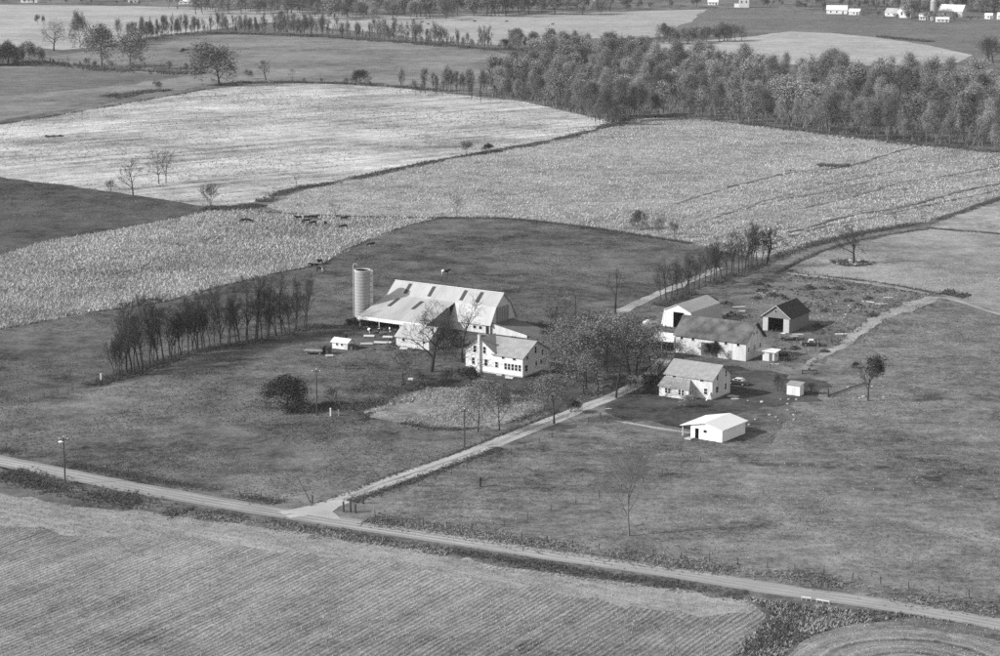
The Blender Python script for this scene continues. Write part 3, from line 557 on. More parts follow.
kind('thin_leaf', 5, h=12, fork=0.25, nlimb=8, kids=(0, 5, 4, 3), levels=4, limb_len=0.42, r=0.2, twig_r=0.016, leaf_n=4600, leaf_size=0.12, leaf_spread=0.5, leaf_mat='m_leaf_mid', ang=(0.55, 1.1), up=0.15)
kind('full_leaf', 3, h=12, fork=0.2, nlimb=9, kids=(0, 5, 5, 3), levels=4, limb_len=0.45, r=0.24, twig_r=0.02, leaf_n=8000, leaf_size=0.18, leaf_spread=0.6, leaf_mat='m_leaf_mid', ang=(0.6, 1.15), up=0.12)
kind('dark_leaf', 2, h=8, fork=0.12, nlimb=9, kids=(0, 5, 4, 3), levels=4, limb_len=0.62, r=0.26, twig_r=0.02, leaf_n=7000, leaf_size=0.16, leaf_spread=0.45, leaf_mat='m_leaf_dark', ang=(0.7, 1.25), up=0.05)
kind('side_leaf', 1, h=9, fork=0.3, nlimb=8, kids=(0, 5, 4, 3), levels=4, limb_len=0.5, r=0.2, twig_r=0.02, leaf_n=5200, leaf_size=0.15, leaf_spread=0.4, leaf_mat='m_leaf_dark', ang=(0.5, 0.95), leaf_side=(1, 0, 0.2))
kind('oak', 2, h=18, fork=0.22, nlimb=9, kids=(0, 5, 5, 3), levels=4, limb_len=0.5, r=0.42, twig_r=0.03, leaf_n=4800, leaf_size=0.3, leaf_spread=0.8, leaf_mat='m_leaf_mid', ang=(0.6, 1.15), up=0.12, tfrac=0.62)
kind('wood', 7, h=18, fork=0.14, nlimb=13, kids=(0, 5, 4), levels=3, limb_len=0.30, r=0.2, twig_r=0.03, leaf_n=9500, leaf_size=0.15, leaf_spread=0.85, leaf_mat='m_leaf_wood', bark='m_bark_pale', twig='m_twig_pale', ang=(0.35, 0.8), up=0.4, tfrac=0.85)
kind('wood_bare', 4, h=17, fork=0.2, nlimb=10, kids=(0, 6, 5), levels=3, limb_len=0.34, r=0.22, twig_r=0.04, leaf_n=1600, leaf_size=0.2, leaf_spread=1.0, leaf_mat='m_leaf_wood', ang=(0.35, 0.8), up=0.35)
kind('hedge', 6, h=13, fork=0.2, nlimb=9, kids=(0, 5, 4), levels=3, limb_len=0.34, r=0.2, twig_r=0.045, leaf_n=260, leaf_size=0.2, leaf_spread=0.6, leaf_mat='m_leaf_mid', ang=(0.35, 0.85), up=0.3, tfrac=0.85)
kind('far', 4, h=15, fork=0.2, nlimb=7, kids=(0, 4), levels=2, limb_len=0.4, r=0.28, twig_r=0.07, leaf_n=1400, leaf_size=0.45, leaf_spread=1.1, leaf_mat='m_leaf_mid', ang=(0.4, 0.9), up=0.25)
kind('shrub', 4, h=3.2, fork=0.05, nlimb=9, kids=(0, 4, 4), levels=3, limb_len=0.75, r=0.05, twig_r=0.016, leaf_n=1500, leaf_size=0.11, leaf_spread=0.22, leaf_mat='m_leaf_mid', ang=(0.4, 1.0))
kind('dark_shrub', 3, h=3.2, fork=0.04, nlimb=9, kids=(0, 4, 4), levels=3, limb_len=0.75, r=0.06, twig_r=0.02, leaf_n=2200, leaf_size=0.14, leaf_spread=0.25, leaf_mat='m_leaf_dark', ang=(0.4, 1.1))
kind('pale_shrub', 2, h=3.2, fork=0.05, nlimb=9, kids=(0, 4, 4), levels=3, limb_len=0.75, r=0.05, twig_r=0.016, leaf_n=2000, leaf_size=0.10, leaf_spread=0.22, leaf_mat='m_leaf_pale', ang=(0.4, 1.0), twig='m_twig_pale')
kind('bare_shrub', 2, h=3.5, fork=0.04, nlimb=12, kids=(0, 5, 4), levels=3, limb_len=0.85, r=0.06, twig_r=0.018, ang=(0.3, 1.1), leaf_n=300, leaf_size=0.09, leaf_spread=0.2)
def tree_at(pos, hm, key, name, label, group=None, cat='tree', wide=1.0, rz=None, var=None):
    v = KIND[key][random.randrange(len(KIND[key])) if var is None else var]
    s = hm / v[2]; e = empty(name, pos, random.uniform(0, 6.28) if rz is None else rz, label, cat, group, (s * wide, s * wide, s))
    link('trunk', v[0], e); link('crown', v[1], e); return e
def tree(px, py, hpx, key, name, label, group=None, cat='tree', wide=1.0, rz=None, var=None):
    return tree_at(G(px, py), hgt(px, py, hpx), key, name, label, group, cat, wide, rz, var)
# --- single trees and shrubs
tree(431, 372, 67, 'bare_big', 'bare_tree', 'big spreading bare tree in front of the milk house', var=0, rz=0.4)
tree(462, 362, 68, 'bare_tall', 'bare_tree', 'tall slim bare tree close to the chimney house gable', wide=1.2)
tree(403, 385, 35, 'thin_leaf', 'bushy_tree', 'small bushy tree at the upper left corner of the garden plot', wide=1.3)
tree(287, 409, 34, 'dark_leaf', 'leafy_tree', 'dark leafy spreading tree beside the utility pole in the left pasture', wide=1.5, var=0)
tree(333, 405, 20, 'bare_shrub', 'bare_shrub', 'low bare shrub right of the utility pole in pasture', cat='shrub')
tree(353, 330, 13, 'dark_shrub', 'dark_shrub', 'round dark shrub at the foot of the silo', cat='shrub')
tree(478, 432, 52, 'thin_leaf', 'small_tree', 'left of the two thin pale trees at the garden edge', wide=0.95)
tree(499.5, 430.5, 46, 'thin_leaf', 'small_tree', 'right of the two thin pale trees at the garden edge', wide=0.95)
tree(470, 386, 20, 'dark_shrub', 'dark_shrub', 'dark shrub below the chimney gable of the white house', cat='shrub')
tree(446, 388, 22, 'bare_shrub', 'bare_shrub', 'bare tangled shrub left of the white house lawn', cat='shrub')
tree(500, 402, 20, 'shrub', 'shrub', 'dark rounded shrub on the lawn above the garden plot', cat='shrub')
tree(554, 424, 50, 'thin_leaf', 'small_tree', 'thin leafy tree standing at the lower side of the driveway', wide=1.2)
tree(583.5, 395, 44, 'thin_leaf', 'small_tree', 'thin tree on the lawn just above the driveway', wide=1.0)
tree(575, 413, 14, 'dark_shrub', 'dark_shrub', 'dark shrub hanging over the upper edge of the driveway', cat='shrub')
tree(553, 345, 55, 'bare_small', 'bare_tree', 'leaning bare tree behind the right end of the white house', wide=0.9)
tree(575.5, 316, 30, 'bare_small', 'bare_tree', 'rounded bare tree at the pasture edge right of the barn')
tree(615, 314, 45, 'snag', 'dead_tree', 'dark broken snag beside the start of the field track')
for i, (x, y, hp, kd, w, lab) in enumerate(((570, 366, 50, 'thin_leaf', 1.3, 'leftmost yard tree, next to the white house gable'), (586, 389, 60, 'thin_leaf', 1.15, 'yard tree in the middle of the grove above the driveway'),
        (594, 374, 54, 'thin_leaf', 1.2, 'yard tree at the dense centre of the grove'), (616, 398, 60, 'bare_tall', 1.3, 'tall yard tree at the driveway end'),
        (636, 377, 52, 'thin_leaf', 1.25, 'large dense yard tree shading the second house'), (603, 350, 42, 'thin_leaf', 1.3, 'yard tree at the back of the grove'),
        (627, 360, 42, 'full_leaf', 1.0, 'dark yard tree near the small white hut'), (585, 345, 34, 'thin_leaf', 1.3, 'low tree at the back left of the grove'), (576, 382, 50, 'thin_leaf', 1.2, 'yard tree on the lawn between house gable and grove'), (607, 372, 58, 'thin_leaf', 1.2, 'tallest tree in the heart of the grove'), (622, 346, 34, 'thin_leaf', 1.3, 'yard tree at the back right of the grove'), (560, 352, 40, 'bare_small', 1.2, 'bare yard tree behind the house porch'), (650, 370, 34, 'bare_small', 1.0, 'rightmost tree of the grove, above the second house roof'), (598, 392, 56, 'bare_tall', 1.4, 'bare tangled tree at the lower edge of the grove'), (630, 380, 60, 'bare_big', 0.9, 'large bare tree in front of the dense grove'))):
    tree(x, y, hp, kd, 'yard_tree', lab, 'trees of the yard grove', wide=w * 1.15)
tree(650, 391, 17, 'dark_shrub', 'dark_shrub', 'dark shrub between the driveway end and the second house', cat='shrub', wide=1.3)
tree(658, 382, 22, 'bare_shrub', 'bare_shrub', 'bare tangle against the left end of the second house', cat='shrub', wide=1.3)
tree(634, 394, 19, 'pale_shrub', 'pale_shrub', 'pale rounded shrub under the big yard tree', cat='shrub', wide=1.1)
tree(690, 408, 13, 'pale_shrub', 'pale_shrub', 'pale bush in front of the second house porch', cat='shrub', wide=1.3)
tree(680, 352, 12, 'pale_shrub', 'pale_shrub', 'pale bush at the left end of the long white building', cat='shrub', wide=1.2)
tree(700, 354, 14, 'pale_shrub', 'pale_shrub', 'pale bush at the middle of the long white building', cat='shrub', wide=1.2)
tree(713, 358, 17, 'dark_shrub', 'dark_shrub', 'dark ivy-like bush against the long white building', cat='shrub', wide=0.9)
tree(778, 392, 20, 'bare_shrub', 'bare_shrub', 'thin bare sapling left of the tiny white shed', cat='shrub', wide=0.7)
tree(810, 394, 13, 'bare_shrub', 'bare_shrub', 'bare bush right of the tiny white shed', cat='shrub', wide=1.1)
tree(629, 536, 98, 'ghost', 'bare_tree', 'tall pale bare tree near the roadside fence', rz=1.0)
tree(868, 401, 45, 'side_leaf', 'leafy_tree', 'leaning tree with dark leaves on its right side in the right pasture', rz=0.0, wide=1.0)
tree(856, 368, 6, 'dark_shrub', 'dark_shrub', 'small dark bush behind the leaning tree in pasture', cat='shrub', wide=1.2)
tree(853.5, 263, 39, 'sparse', 'bare_tree', 'lone bare tree ringed by stones in the hayfield', var=0)
for i, (x, y, hp) in enumerate(((666, 300, 36), (677.5, 298, 34), (689, 295, 36), (699, 289, 32), (710, 284, 34), (717, 284, 36), (727, 277, 30), (734, 274, 26), (738.5, 273, 34), (745, 271, 36), (752, 268, 34), (757, 267, 40), (671, 299, 30), (683, 296, 28), (705, 287, 34), (722, 280, 30), (748, 270, 26), (694, 292, 24), (661, 302, 30), (714, 283, 38), (731, 276, 36), (742, 272, 30), (750, 269, 38), (761, 266, 30), (686, 296, 34))):
    tree(x, y, hp * 1.2, 'bare_slim', 'lane_tree', 'slim bare tree in the row along the lane fence', 'row of bare trees along the lane', wide=1.0)
tree(766, 265.5, 42, 'sparse', 'bare_tree', 'tallest bare tree at the right end of the lane row', var=1)
tree(779, 262, 12, 'bare_small', 'bare_tree', 'little bare sapling just right of the lane tree row')
tree(896, 226, 17, 'bare_small', 'bare_tree', 'faint bare tree on the lane at the cornfield edge', wide=1.1)
tree(923, 224, 11, 'bare_small', 'bare_tree', 'small bare tree at the far corner of the lane')
tree(637.5, 229, 19, 'full_leaf', 'round_tree', 'round leafy tree at the top edge of the barn pasture', wide=1.0)
tree(659, 235, 18, 'thin_leaf', 'small_tree', 'left of two thin trees at the pasture corner by the corn')
tree(674, 238, 17, 'thin_leaf', 'small_tree', 'right of two thin trees at the pasture corner by the corn')
tree(457, 217, 21, 'bare_small', 'bare_tree', 'small bare tree on the fence row above the barn pasture')
tree(335.5, 217, 14, 'bare_small', 'bare_tree', 'small bare tree near the grazing black cattle', wide=1.3)
tree(211, 207, 25, 'bare_shrub', 'round_bush', 'round dark bush at the corner of the dark pasture', cat='bush', wide=1.1)
tree(133, 195, 38, 'bare_small', 'bare_tree', 'left bare tree of the pair on the bright hayfield', wide=1.2)
tree(159, 184, 34, 'bare_small', 'bare_tree', 'left stem of the right bare clump on the bright hayfield', wide=0.9)
tree(166, 183, 35, 'bare_small', 'bare_tree', 'right stem of the right bare clump on the bright hayfield', wide=0.9)
tree(111, 192, 13, 'bare_shrub', 'round_bush', 'small bare bush left of the paired trees on the hayfield', cat='bush', wide=1.1)
tree(296, 188, 15, 'bare_small', 'bare_tree', 'small bare sapling on the brushy ditch line')
tree(466, 154, 14, 'shrub', 'round_bush', 'larger shrub on the ditch line above the corn', cat='bush', wide=1.2)
tree(488, 152, 9, 'dark_shrub', 'round_bush', 'small dark shrub on the ditch line above the corn', cat='bush', wide=1.1)
tree(219, 85.5, 43, 'oak', 'oak_tree', 'large round tree on the skyline edge of the bright hayfield', var=0, wide=1.2)
tree(102, 67, 43, 'oak', 'oak_tree', 'big round half-bare tree in the far left hedgerow', var=1, wide=0.95)
tree(130, 70, 39, 'oak', 'oak_tree', 'dark round tree right of the big hedgerow tree', var=0, wide=0.85)
tree(54, 51, 34, 'bare_big', 'bare_tree', 'tall vase-shaped bare tree against the far pale field', var=1, wide=0.85)
tree(80.5, 47, 36, 'oak', 'tall_tree', 'tall tree with a small round crown against the pale field', var=1, wide=0.5)
tree(38, 25, 11, 'far', 'small_tree', 'left of the two tiny trees in the far pale field', wide=0.8)
tree(43.5, 25, 10, 'far', 'small_tree', 'right of the two tiny trees in the far pale field', wide=0.5)
tree(119, 43, 26, 'wood_bare', 'tall_tree', 'dark narrow tree between the far hedgerow and the round trees', wide=0.7)
tree(184, 53, 5, 'dark_shrub', 'round_bush', 'lone bush in the middle of the sloping grey field', cat='bush', wide=1.6)
tree(158, 91, 11, 'shrub', 'round_bush', 'shrub on the weedy heap in the far left field', cat='bush', wide=1.0)
tree(360, 84, 14, 'dark_leaf', 'round_bush', 'wide rounded thicket at the top of the bright hayfield', cat='bush', wide=1.2)
tree(417, 90.5, 4, 'dark_shrub', 'round_bush', 'small dark bush at the hayfield top left of the woods', cat='bush', wide=1.4)
tree(266, 80, 20, 'sparse', 'bare_tree', 'thin bare tree right of the large round tree')
tree(292, 82, 14, 'bare_small', 'bare_tree', 'little bare tree on the hayfield top edge', wide=0.8)
tree(248, 79, 10, 'shrub', 'round_bush', 'shrub in the shadow of the large round tree', cat='bush')
tree(505, 49, 10, 'dark_leaf', 'round_bush', 'dark round bush at the right end of the far hedgerow', cat='bush', wide=1.0)
tree(329, 19.5, 10, 'far', 'small_tree', 'small tree at the left edge of the far cow pasture')
tree(364, 17, 10, 'far', 'small_tree', 'dark small tree at the far field edge under the long wood')
tree(444, 362, 22, 'bare_shrub', 'bare_shrub', 'dark bare tangle right of the big bare tree trunk', cat='shrub', wide=1.3)
tree(453, 356, 24, 'bare_shrub', 'bare_shrub', 'dark bare tangle between the milk house and the chimney house', cat='shrub', wide=1.3)
tree(448, 346, 18, 'dark_shrub', 'dark_shrub', 'dark shrub against the milk house end', cat='shrub', wide=1.2)
tree(423, 386, 16, 'bare_shrub', 'bare_shrub', 'bare shrub above the left end of the garden plot', cat='shrub', wide=1.4)
# --- windbreak
wb = rough_line([G(*p) for p in ((117, 377), (150, 366), (180, 356), (207, 348), (237, 343), (265, 339.5), (303, 328.5))], 2.0, 0, False)
for i in range(70):
    t = i / 69 * (len(wb) - 1); p = wb[int(t)] + Vector((random.gauss(0, .5), random.gauss(0, .9), 0))
    tree_at(p, random.uniform(8, 17) if i not in (0, 1) else 8.5, 'bare_slim', 'windbreak_tree', 'tall bare tree in the windbreak row left of the barn', 'bare trees of the windbreak', wide=random.uniform(0.65, 1.05))
# --- hedgerows far back
def hedge(px, n, hr, keys, name, label, group, spread=3.0, wide=(0.7, 1.1)):
    c = rough_line([G(*p) for p in px], 3, 0, False)
    for i in range(n):
        t = (i + random.random() * 0.9) / n * (len(c) - 1); p = c[min(int(t), len(c) - 1)] + Vector((random.gauss(0, spread * .4), random.gauss(0, spread), 0))
        tree_at(p, random.uniform(*hr), random.choice(keys), name, label, group, wide=random.uniform(*wide))
hedge([(128, 45), (150, 39), (200, 34), (260, 34.5), (300, 36)], 104, (5, 17), ('hedge', 'hedge', 'wood', 'wood_bare'), 'hedgerow_tree', 'tree in the left half of the long far hedgerow', 'trees of the far hedgerow, left half', wide=(0.6, 0.95))
hedge([(300, 36), (350, 38.5), (400, 42.5), (450, 47), (492, 50)], 96, (4, 18), ('hedge', 'hedge', 'wood_bare'), 'hedgerow_tree', 'thin tree in the right half of the long far hedgerow', 'trees of the far hedgerow, right half', wide=(0.6, 1.0))
tree(281, 27, 17, 'full_leaf', 'tall_tree', 'taller dark tree rising from the far hedgerow', wide=0.7)
hedge([(-20, 66), (0, 65), (20, 64), (45, 64)], 16, (9, 15), ('far', 'wood_bare', 'dark_leaf'), 'thicket_tree', 'dark tree of the thicket at the far left edge', 'trees of the far left thicket', spread=6)
hedge([(45, 65), (90, 68), (140, 71), (200, 73.5)], 30, (3, 7), ('shrub', 'wood_bare', 'far', 'bare_small'), 'hedge_shrub', 'low shrub in the lower far left hedgerow', 'shrubs of the lower left hedgerow', spread=4)
hedge([(300, 83), (340, 84), (380, 86)], 5, (2, 4), ('bare_shrub', 'shrub'), 'hedge_shrub', 'tiny scrub bush along the hayfield top edge', 'scrub on the hayfield top edge', spread=2)
hedge([(425, 92), (450, 92), (480, 94), (505, 97)], 44, (7, 14), ('hedge', 'hedge', 'wood_bare'), 'wood_edge_tree', 'thin bare tree at the left tip of the woods', 'thin trees at the left tip of the woods', spread=18)
hedge([(522, 49), (545, 50), (570, 52), (610, 54), (650, 56)], 26, (8, 15), ('far', 'wood', 'full_leaf'), 'thicket_tree', 'bushy tree in the dark thicket behind the woods', 'trees of the thicket behind the woods', spread=9, wide=(0.8, 1.2))
hedge([(655, 44), (672, 44), (690, 43), (705, 40)], 10, (8, 15), ('far', 'full_leaf', 'oak'), 'clump_tree', 'tree of the round clump beside the bright stubble', 'trees of the clump beside the bright stubble', spread=6)
hedge([(720, 42), (740, 40)], 5, (11, 15), ('bare_big', 'oak'), 'clump_tree', 'half-bare tree left of the bright far stubble', 'half-bare trees left of the far stubble', spread=4)
hedge([(190, 9), (230, 11), (300, 13), (360, 16), (420, 15.5), (480, 14), (540, 13), (600, 11.5)], 160, (13, 20), ('far', 'wood_bare', 'wood', 'wood'), 'forest_tree', 'grey tree in the long wood along the top edge', 'trees of the long far wood', spread=30, wide=(1.2, 1.8))
hedge([(620, 10.5), (660, 9), (700, 8)], 9, (6, 12), ('far',), 'far_tree', 'small dark tree at the top edge right of the long wood', 'small far trees right of the long wood', spread=10)
hedge([(760, 5), (800, 9), (825, 12)], 10, (4, 9), ('far', 'shrub'), 'far_tree', 'small tree left of the distant white farm', 'small trees left of the distant farm', spread=14)
hedge([(848, 9), (880, 10), (900, 9)], 18, (9, 14), ('far', 'wood'), 'far_tree', 'tree behind the distant white sheds', 'trees behind the distant sheds', spread=8)
hedge([(906, 17), (914, 19.5), (924, 19), (936, 16)], 6, (13, 19), ('far', 'oak'), 'farm_tree', 'big dark tree between the distant white barns', 'trees between the distant white barns', spread=5)
hedge([(880, 19), (905, 20.5), (940, 21.5), (975, 21)], 12, (3, 9), ('far', 'shrub'), 'farmyard_tree', 'small tree in front of the distant white barns', 'small trees in front of the distant barns', spread=6)
hedge([(955, 10), (975, 12), (1000, 15), (1030, 18)], 30, (14, 22), ('far', 'wood'), 'far_tree', 'dark tree behind the distant farm at the right edge', 'trees behind the distant farm', spread=14)
hedge([(770, 6), (800, 6), (840, 7), (880, 7), (940, 9), (1000, 12)], 34, (7, 15), ('far', 'wood'), 'far_tree', 'tree in the dark belt behind the distant farm', 'trees of the belt behind the distant farm', spread=16, wide=(0.9, 1.4))
hedge([(980, 60), (1000, 64), (1020, 66)], 7, (14, 20), ('wood_bare', 'bare_big'), 'wood_edge_tree', 'half-bare tall tree at the right edge above the woods', 'tall trees at the upper right wood edge', spread=6)
hedge([(0, 3), (60, 4), (150, 5)], 12, (4, 8), ('far',), 'far_tree', 'tiny tree on the far left skyline', 'tiny trees on the far left skyline', spread=10)
# --- the woods: single trees, shared shapes
WOODS = [(490, 97), (540, 105), (585, 115), (606, 124), (618, 122), (642, 114), (700, 116), (800, 128), (900, 140), (1000, 149), (1050, 154), (1050, 104), (960, 92), (880, 84), (800, 80), (720, 72), (640, 66), (570, 62), (530, 70), (500, 82)]
blades('undergrowth', sample_poly(WOODS, 9000), 3.2, 0.35, 3, 'm_leaf_mid', 'brushy undergrowth filling the ground of the woods', 'undergrowth', lean=0.3, hv=0.7)
cand = sample_poly(WOODS, 6000); keep = []
edge = line_pts([(500, 98), (545, 106), (588, 117), (608, 125), (642, 116), (700, 117.5), (800, 129.5), (900, 141.5), (1000, 150)], 3.0, 900)
for P_, md, cap in ((edge, 6.0, 70), (cand, 10.6, 300)):
    for p in P_:
        if len(keep) >= cap: break
        if all((p[0] - q[0]) ** 2 + (p[1] - q[1]) ** 2 > md * md for q in keep): keep.append(p)
for i, p in enumerate(keep):
    front = i < 70
    k = random.choice(('wood', 'wood', 'wood', 'wood_bare')) if front else random.choice(('wood', 'wood', 'wood', 'wood_bare', 'wood_bare'))
    tree_at(Vector((p[0], p[1], 0)), random.uniform(10, 20) if front else random.uniform(13, 21), k, 'woodland_tree', 'tree of the dense grey woods in the upper right', 'trees of the woods', wide=random.uniform(0.95, 1.5))

# ================================================================== BUILDINGS
# local frame of a building: origin at its near right corner, x runs along the front (the building lies at x<0), y runs back, z up
def gable_walls(p, x0, x1, y0, y1, h, hp, axis, mat, name='wall', front_open=None):
    """closed gable shell; axis = ridge direction; front_open=(x0,x1,z1) leaves a real doorway in the y0 gable"""
    m = MB(); t = 0.15
    if axis == 'x':
        ym = (y0 + y1) / 2
        m.box(x0, x1, y0, y0 + t, 0, h).box(x0, x1, y1 - t, y1, 0, h)
        for x in (x0, x1 - t): m.prism([(x, y0 + t, 0), (x, y1 - t, 0), (x, y1 - t, h), (x, ym, hp - 0.08), (x, y0 + t, h)], (t, 0, 0))
    else:
        xm = (x0 + x1) / 2
        m.box(x0, x0 + t, y0, y1, 0, h).box(x1 - t, x1, y0, y1, 0, h)
        a, b = x0 + t, x1 - t
        m.prism([(a, y1 - t, 0), (b, y1 - t, 0), (b, y1 - t, h), (xm, y1 - t, hp - 0.08), (a, y1 - t, h)], (0, t, 0))
        if front_open:
            o0, o1, oz = front_open
            m.box(a, o0, y0, y0 + t, 0, h).box(o1, b, y0, y0 + t, 0, h)
            if oz < h: m.box(o0, o1, y0, y0 + t, oz, h)
            m.prism([(a, y0, h), (b, y0, h), (xm, y0, hp - 0.08)], (0, t, 0))
        else: m.prism([(a, y0, 0), (b, y0, 0), (b, y0, h), (xm, y0, hp - 0.08), (a, y0, h)], (0, t, 0))
    return m.build(name, mat, p)
def gable_roof(p, x0, x1, y0, y1, h, hp, axis, mat, ov=0.35, end=0.35, t=0.16, name='roof'):
    m = MB()
    if axis == 'x':
        ym = (y0 + y1) / 2; k = (hp - h) / (ym - y0); a, b = x0 - end, x1 + end; ye, yf = y0 - ov, y1 + ov; ze = h - k * ov + .05
        m.slab((a, ye, ze), (b, ye, ze), (b, ym, hp + .05), (a, ym, hp + .05), t); m.slab((a, ym + .002, hp + .05), (b, ym + .002, hp + .05), (b, yf, ze), (a, yf, ze), t)
    else:
        xm = (x0 + x1) / 2; k = (hp - h) / (xm - x0); a, b = y0 - end, y1 + end; xe, xf = x0 - ov, x1 + ov; ze = h - k * ov + .05
        m.slab((xe, a, ze), (xm, a, hp + .05), (xm, b, hp + .05), (xe, b, ze), t); m.slab((xm + .002, a, hp + .05), (xf, a, ze), (xf, b, ze), (xm + .002, b, hp + .05), t)
    return m.build(name, mat, p)
def win(p, face, a, z, w, h, plane=0.0, frame='m_trim', pane='m_glass', name='window', bars=True):
    """window centred at a along the wall, z centre; face 'front' (y=plane) or 'right' (x=plane)"""
    def bx(m, a0, a1, z0, z1, d0, d1):
        if face == 'front': m.box(a0, a1, plane - d1, plane - d0, z0, z1)
        else: m.box(plane + d0, plane + d1, a0, a1, z0, z1)
    m = MB(); b = 0.09; d0, d1 = 0.003, 0.07
    bx(m, a - w / 2 - b, a + w / 2 + b, z + h / 2, z + h / 2 + b, d0, d1); bx(m, a - w / 2 - b, a + w / 2 + b, z - h / 2 - b, z - h / 2, d0, d1 + .04)
    bx(m, a - w / 2 - b, a - w / 2, z - h / 2, z + h / 2, d0, d1); bx(m, a + w / 2, a + w / 2 + b, z - h / 2, z + h / 2, d0, d1)
    if bars and h > 1: bx(m, a - w / 2, a + w / 2, z - .025, z + .025, 0.026, 0.05)
    o = m.build(name, frame, p)
    g = MB(); bx(g, a - w / 2, a + w / 2, z - h / 2, z + h / 2, 0.004, 0.024); g.build('pane', pane, o); return o
def panel(p, face, a0, a1, z0, z1, mat, name, plane=0.0, d=0.05):
    m = MB()
    if face == 'front': m.box(a0, a1, plane - d, plane - .003, z0, z1)
    else: m.box(plane + .003, plane + d, a0, a1, z0, z1)
    return m.build(name, mat, p)
def floor_slab(p, x0, x1, y0, y1, mat='m_dark'):  # interior shade put into the floor's near-black colour
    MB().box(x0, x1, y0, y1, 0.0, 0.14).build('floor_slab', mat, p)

# ---- white house with the chimney: long wing, front-gabled cross wing
B = G(522.6, 377.7); hs = empty('farmhouse', B, R(-32), 'white clapboard house with a front chimney gable and a grey roof', 'house')
W = 11.6
MB().box(-15.42, 0.06, -0.06, W + .06, -0.1, 0.35).build('foundation', 'm_concrete', hs)
m = MB(); t = .15
m.box(-7.4, 0, 0, t, .35, 4.6); m.box(-15.3, 0, W - t, W, .35, 4.6)
m.prism([(-t, t, .35), (-t, W - t, .35), (-t, W - t, 4.6), (-t, W / 2, 7.4), (-t, t, 4.6)], (t, 0, 0))
m.prism([(-15.3, 0, .35), (-7.4, 0, .35), (-7.4, 0, 5.0), (-11.35, 0, 7.8), (-15.3, 0, 5.0)], (0, t, 0))
m.prism([(-15.3, t, .35), (-15.3, W - t, .35), (-15.3, W - t, 4.6), (-15.3, t, 5.0)], (t, 0, 0))
m.build('wall', 'm_white_paint', hs)
rf = MB(); k = 2.8 / (W / 2)
rf.slab((-8.1, -.35, 4.6 - k * .35 + .06), (.4, -.35, 4.6 - k * .35 + .06), (.4, W / 2, 7.46), (-11.2, W / 2, 7.46), .16)
rf.slab((-15.6, W / 2 + .002, 7.46), (.4, W / 2 + .002, 7.46), (.4, W + .35, 4.6 - k * .35 + .06), (-15.6, W + .35, 4.6 - k * .35 + .06), .16)
rf.build('main_roof', 'm_shingle', hs)
kr = 2.8 / 3.95; rf = MB()
rf.slab((-15.75, -.35, 5.06 - kr * .45), (-11.352, -.35, 7.87), (-11.352, W / 2 + .8, 7.87), (-15.75, W / 2 + .8, 5.06 - kr * .45), .16)
rf.slab((-11.35, -.35, 7.87), (-7.1, -.35, 5.06 - kr * .3), (-7.1, 1.2, 5.06 - kr * .3), (-11.35, W / 2 + .8, 7.87), .16)
rf.build('gable_roof', 'm_shingle', hs)
ch = MB().box(-11.75, -11.15, -.52, -.005, 0, 8.5).build('chimney', 'm_white_worn', hs)
MB().box(-11.82, -11.08, -.59, .07, 8.5, 8.68).build('chimney_cap', 'm_concrete', ch)
for x, z in ((-12.75, 5.2), (-10.15, 5.2), (-13.2, 2.35), (-9.75, 2.35)): win(hs, 'front', x, z, .75, 1.5)
win(hs, 'front', -6.9, 2.2, .7, 1.3); panel(hs, 'front', -6.15, -5.3, .36, 2.4, 'm_trim', 'door')
for i in range(5): win(hs, 'front', -4.5 + i * .94, 2.1, .68, 1.45)
for x in (-5.15, -2.2): win(hs, 'front', x, 3.98, .8, .5, bars=False)
win(hs, 'right', 1.5, 1.9, 1.2, 1.4); win(hs, 'right', 2.0, 4.2, .7, .9, bars=False); win(hs, 'right', 5.6, 5.4, .8, 1.5); win(hs, 'right', 8.6, 4.3, .7, 1.2)
win(hs, 'right', 5.9, 2.2, .7, 1.1, bars=False); win(hs, 'right', 8.0, 2.2, .8, 1.1, bars=False); panel(hs, 'right', 9.2, 10.0, .36, 2.3, 'm_trim', 'door')
pc = MB(); pc.slab((.02, 9.3, 3.0), (.02, 12.2, 3.0), (1.7, 12.2, 2.6), (1.7, 9.3, 2.6), .12); pc.box(1.45, 1.57, 9.4, 9.52, 0, 2.55); pc.box(1.45, 1.57, 11.9, 12.02, 0, 2.55); pc.box(.05, 1.6, 9.3, 12.1, 0, .3)
pc.build('porch', 'm_white_worn', hs)
MB().box(-6.4, -5.0, -1.0, -.07, 0, .3).build('doorstep', 'm_concrete', hs)
MB().box(-3.2, -1.2, -2.4, -1.7, 0, .35).build('white_bench', 'm_white_worn').matrix_world = Matrix.Translation(B) @ Matrix.Rotation(R(-32), 4, 'Z')
tag(bpy.data.objects['white_bench'], 'low white bench on the lawn in front of the chimney house', 'bench')

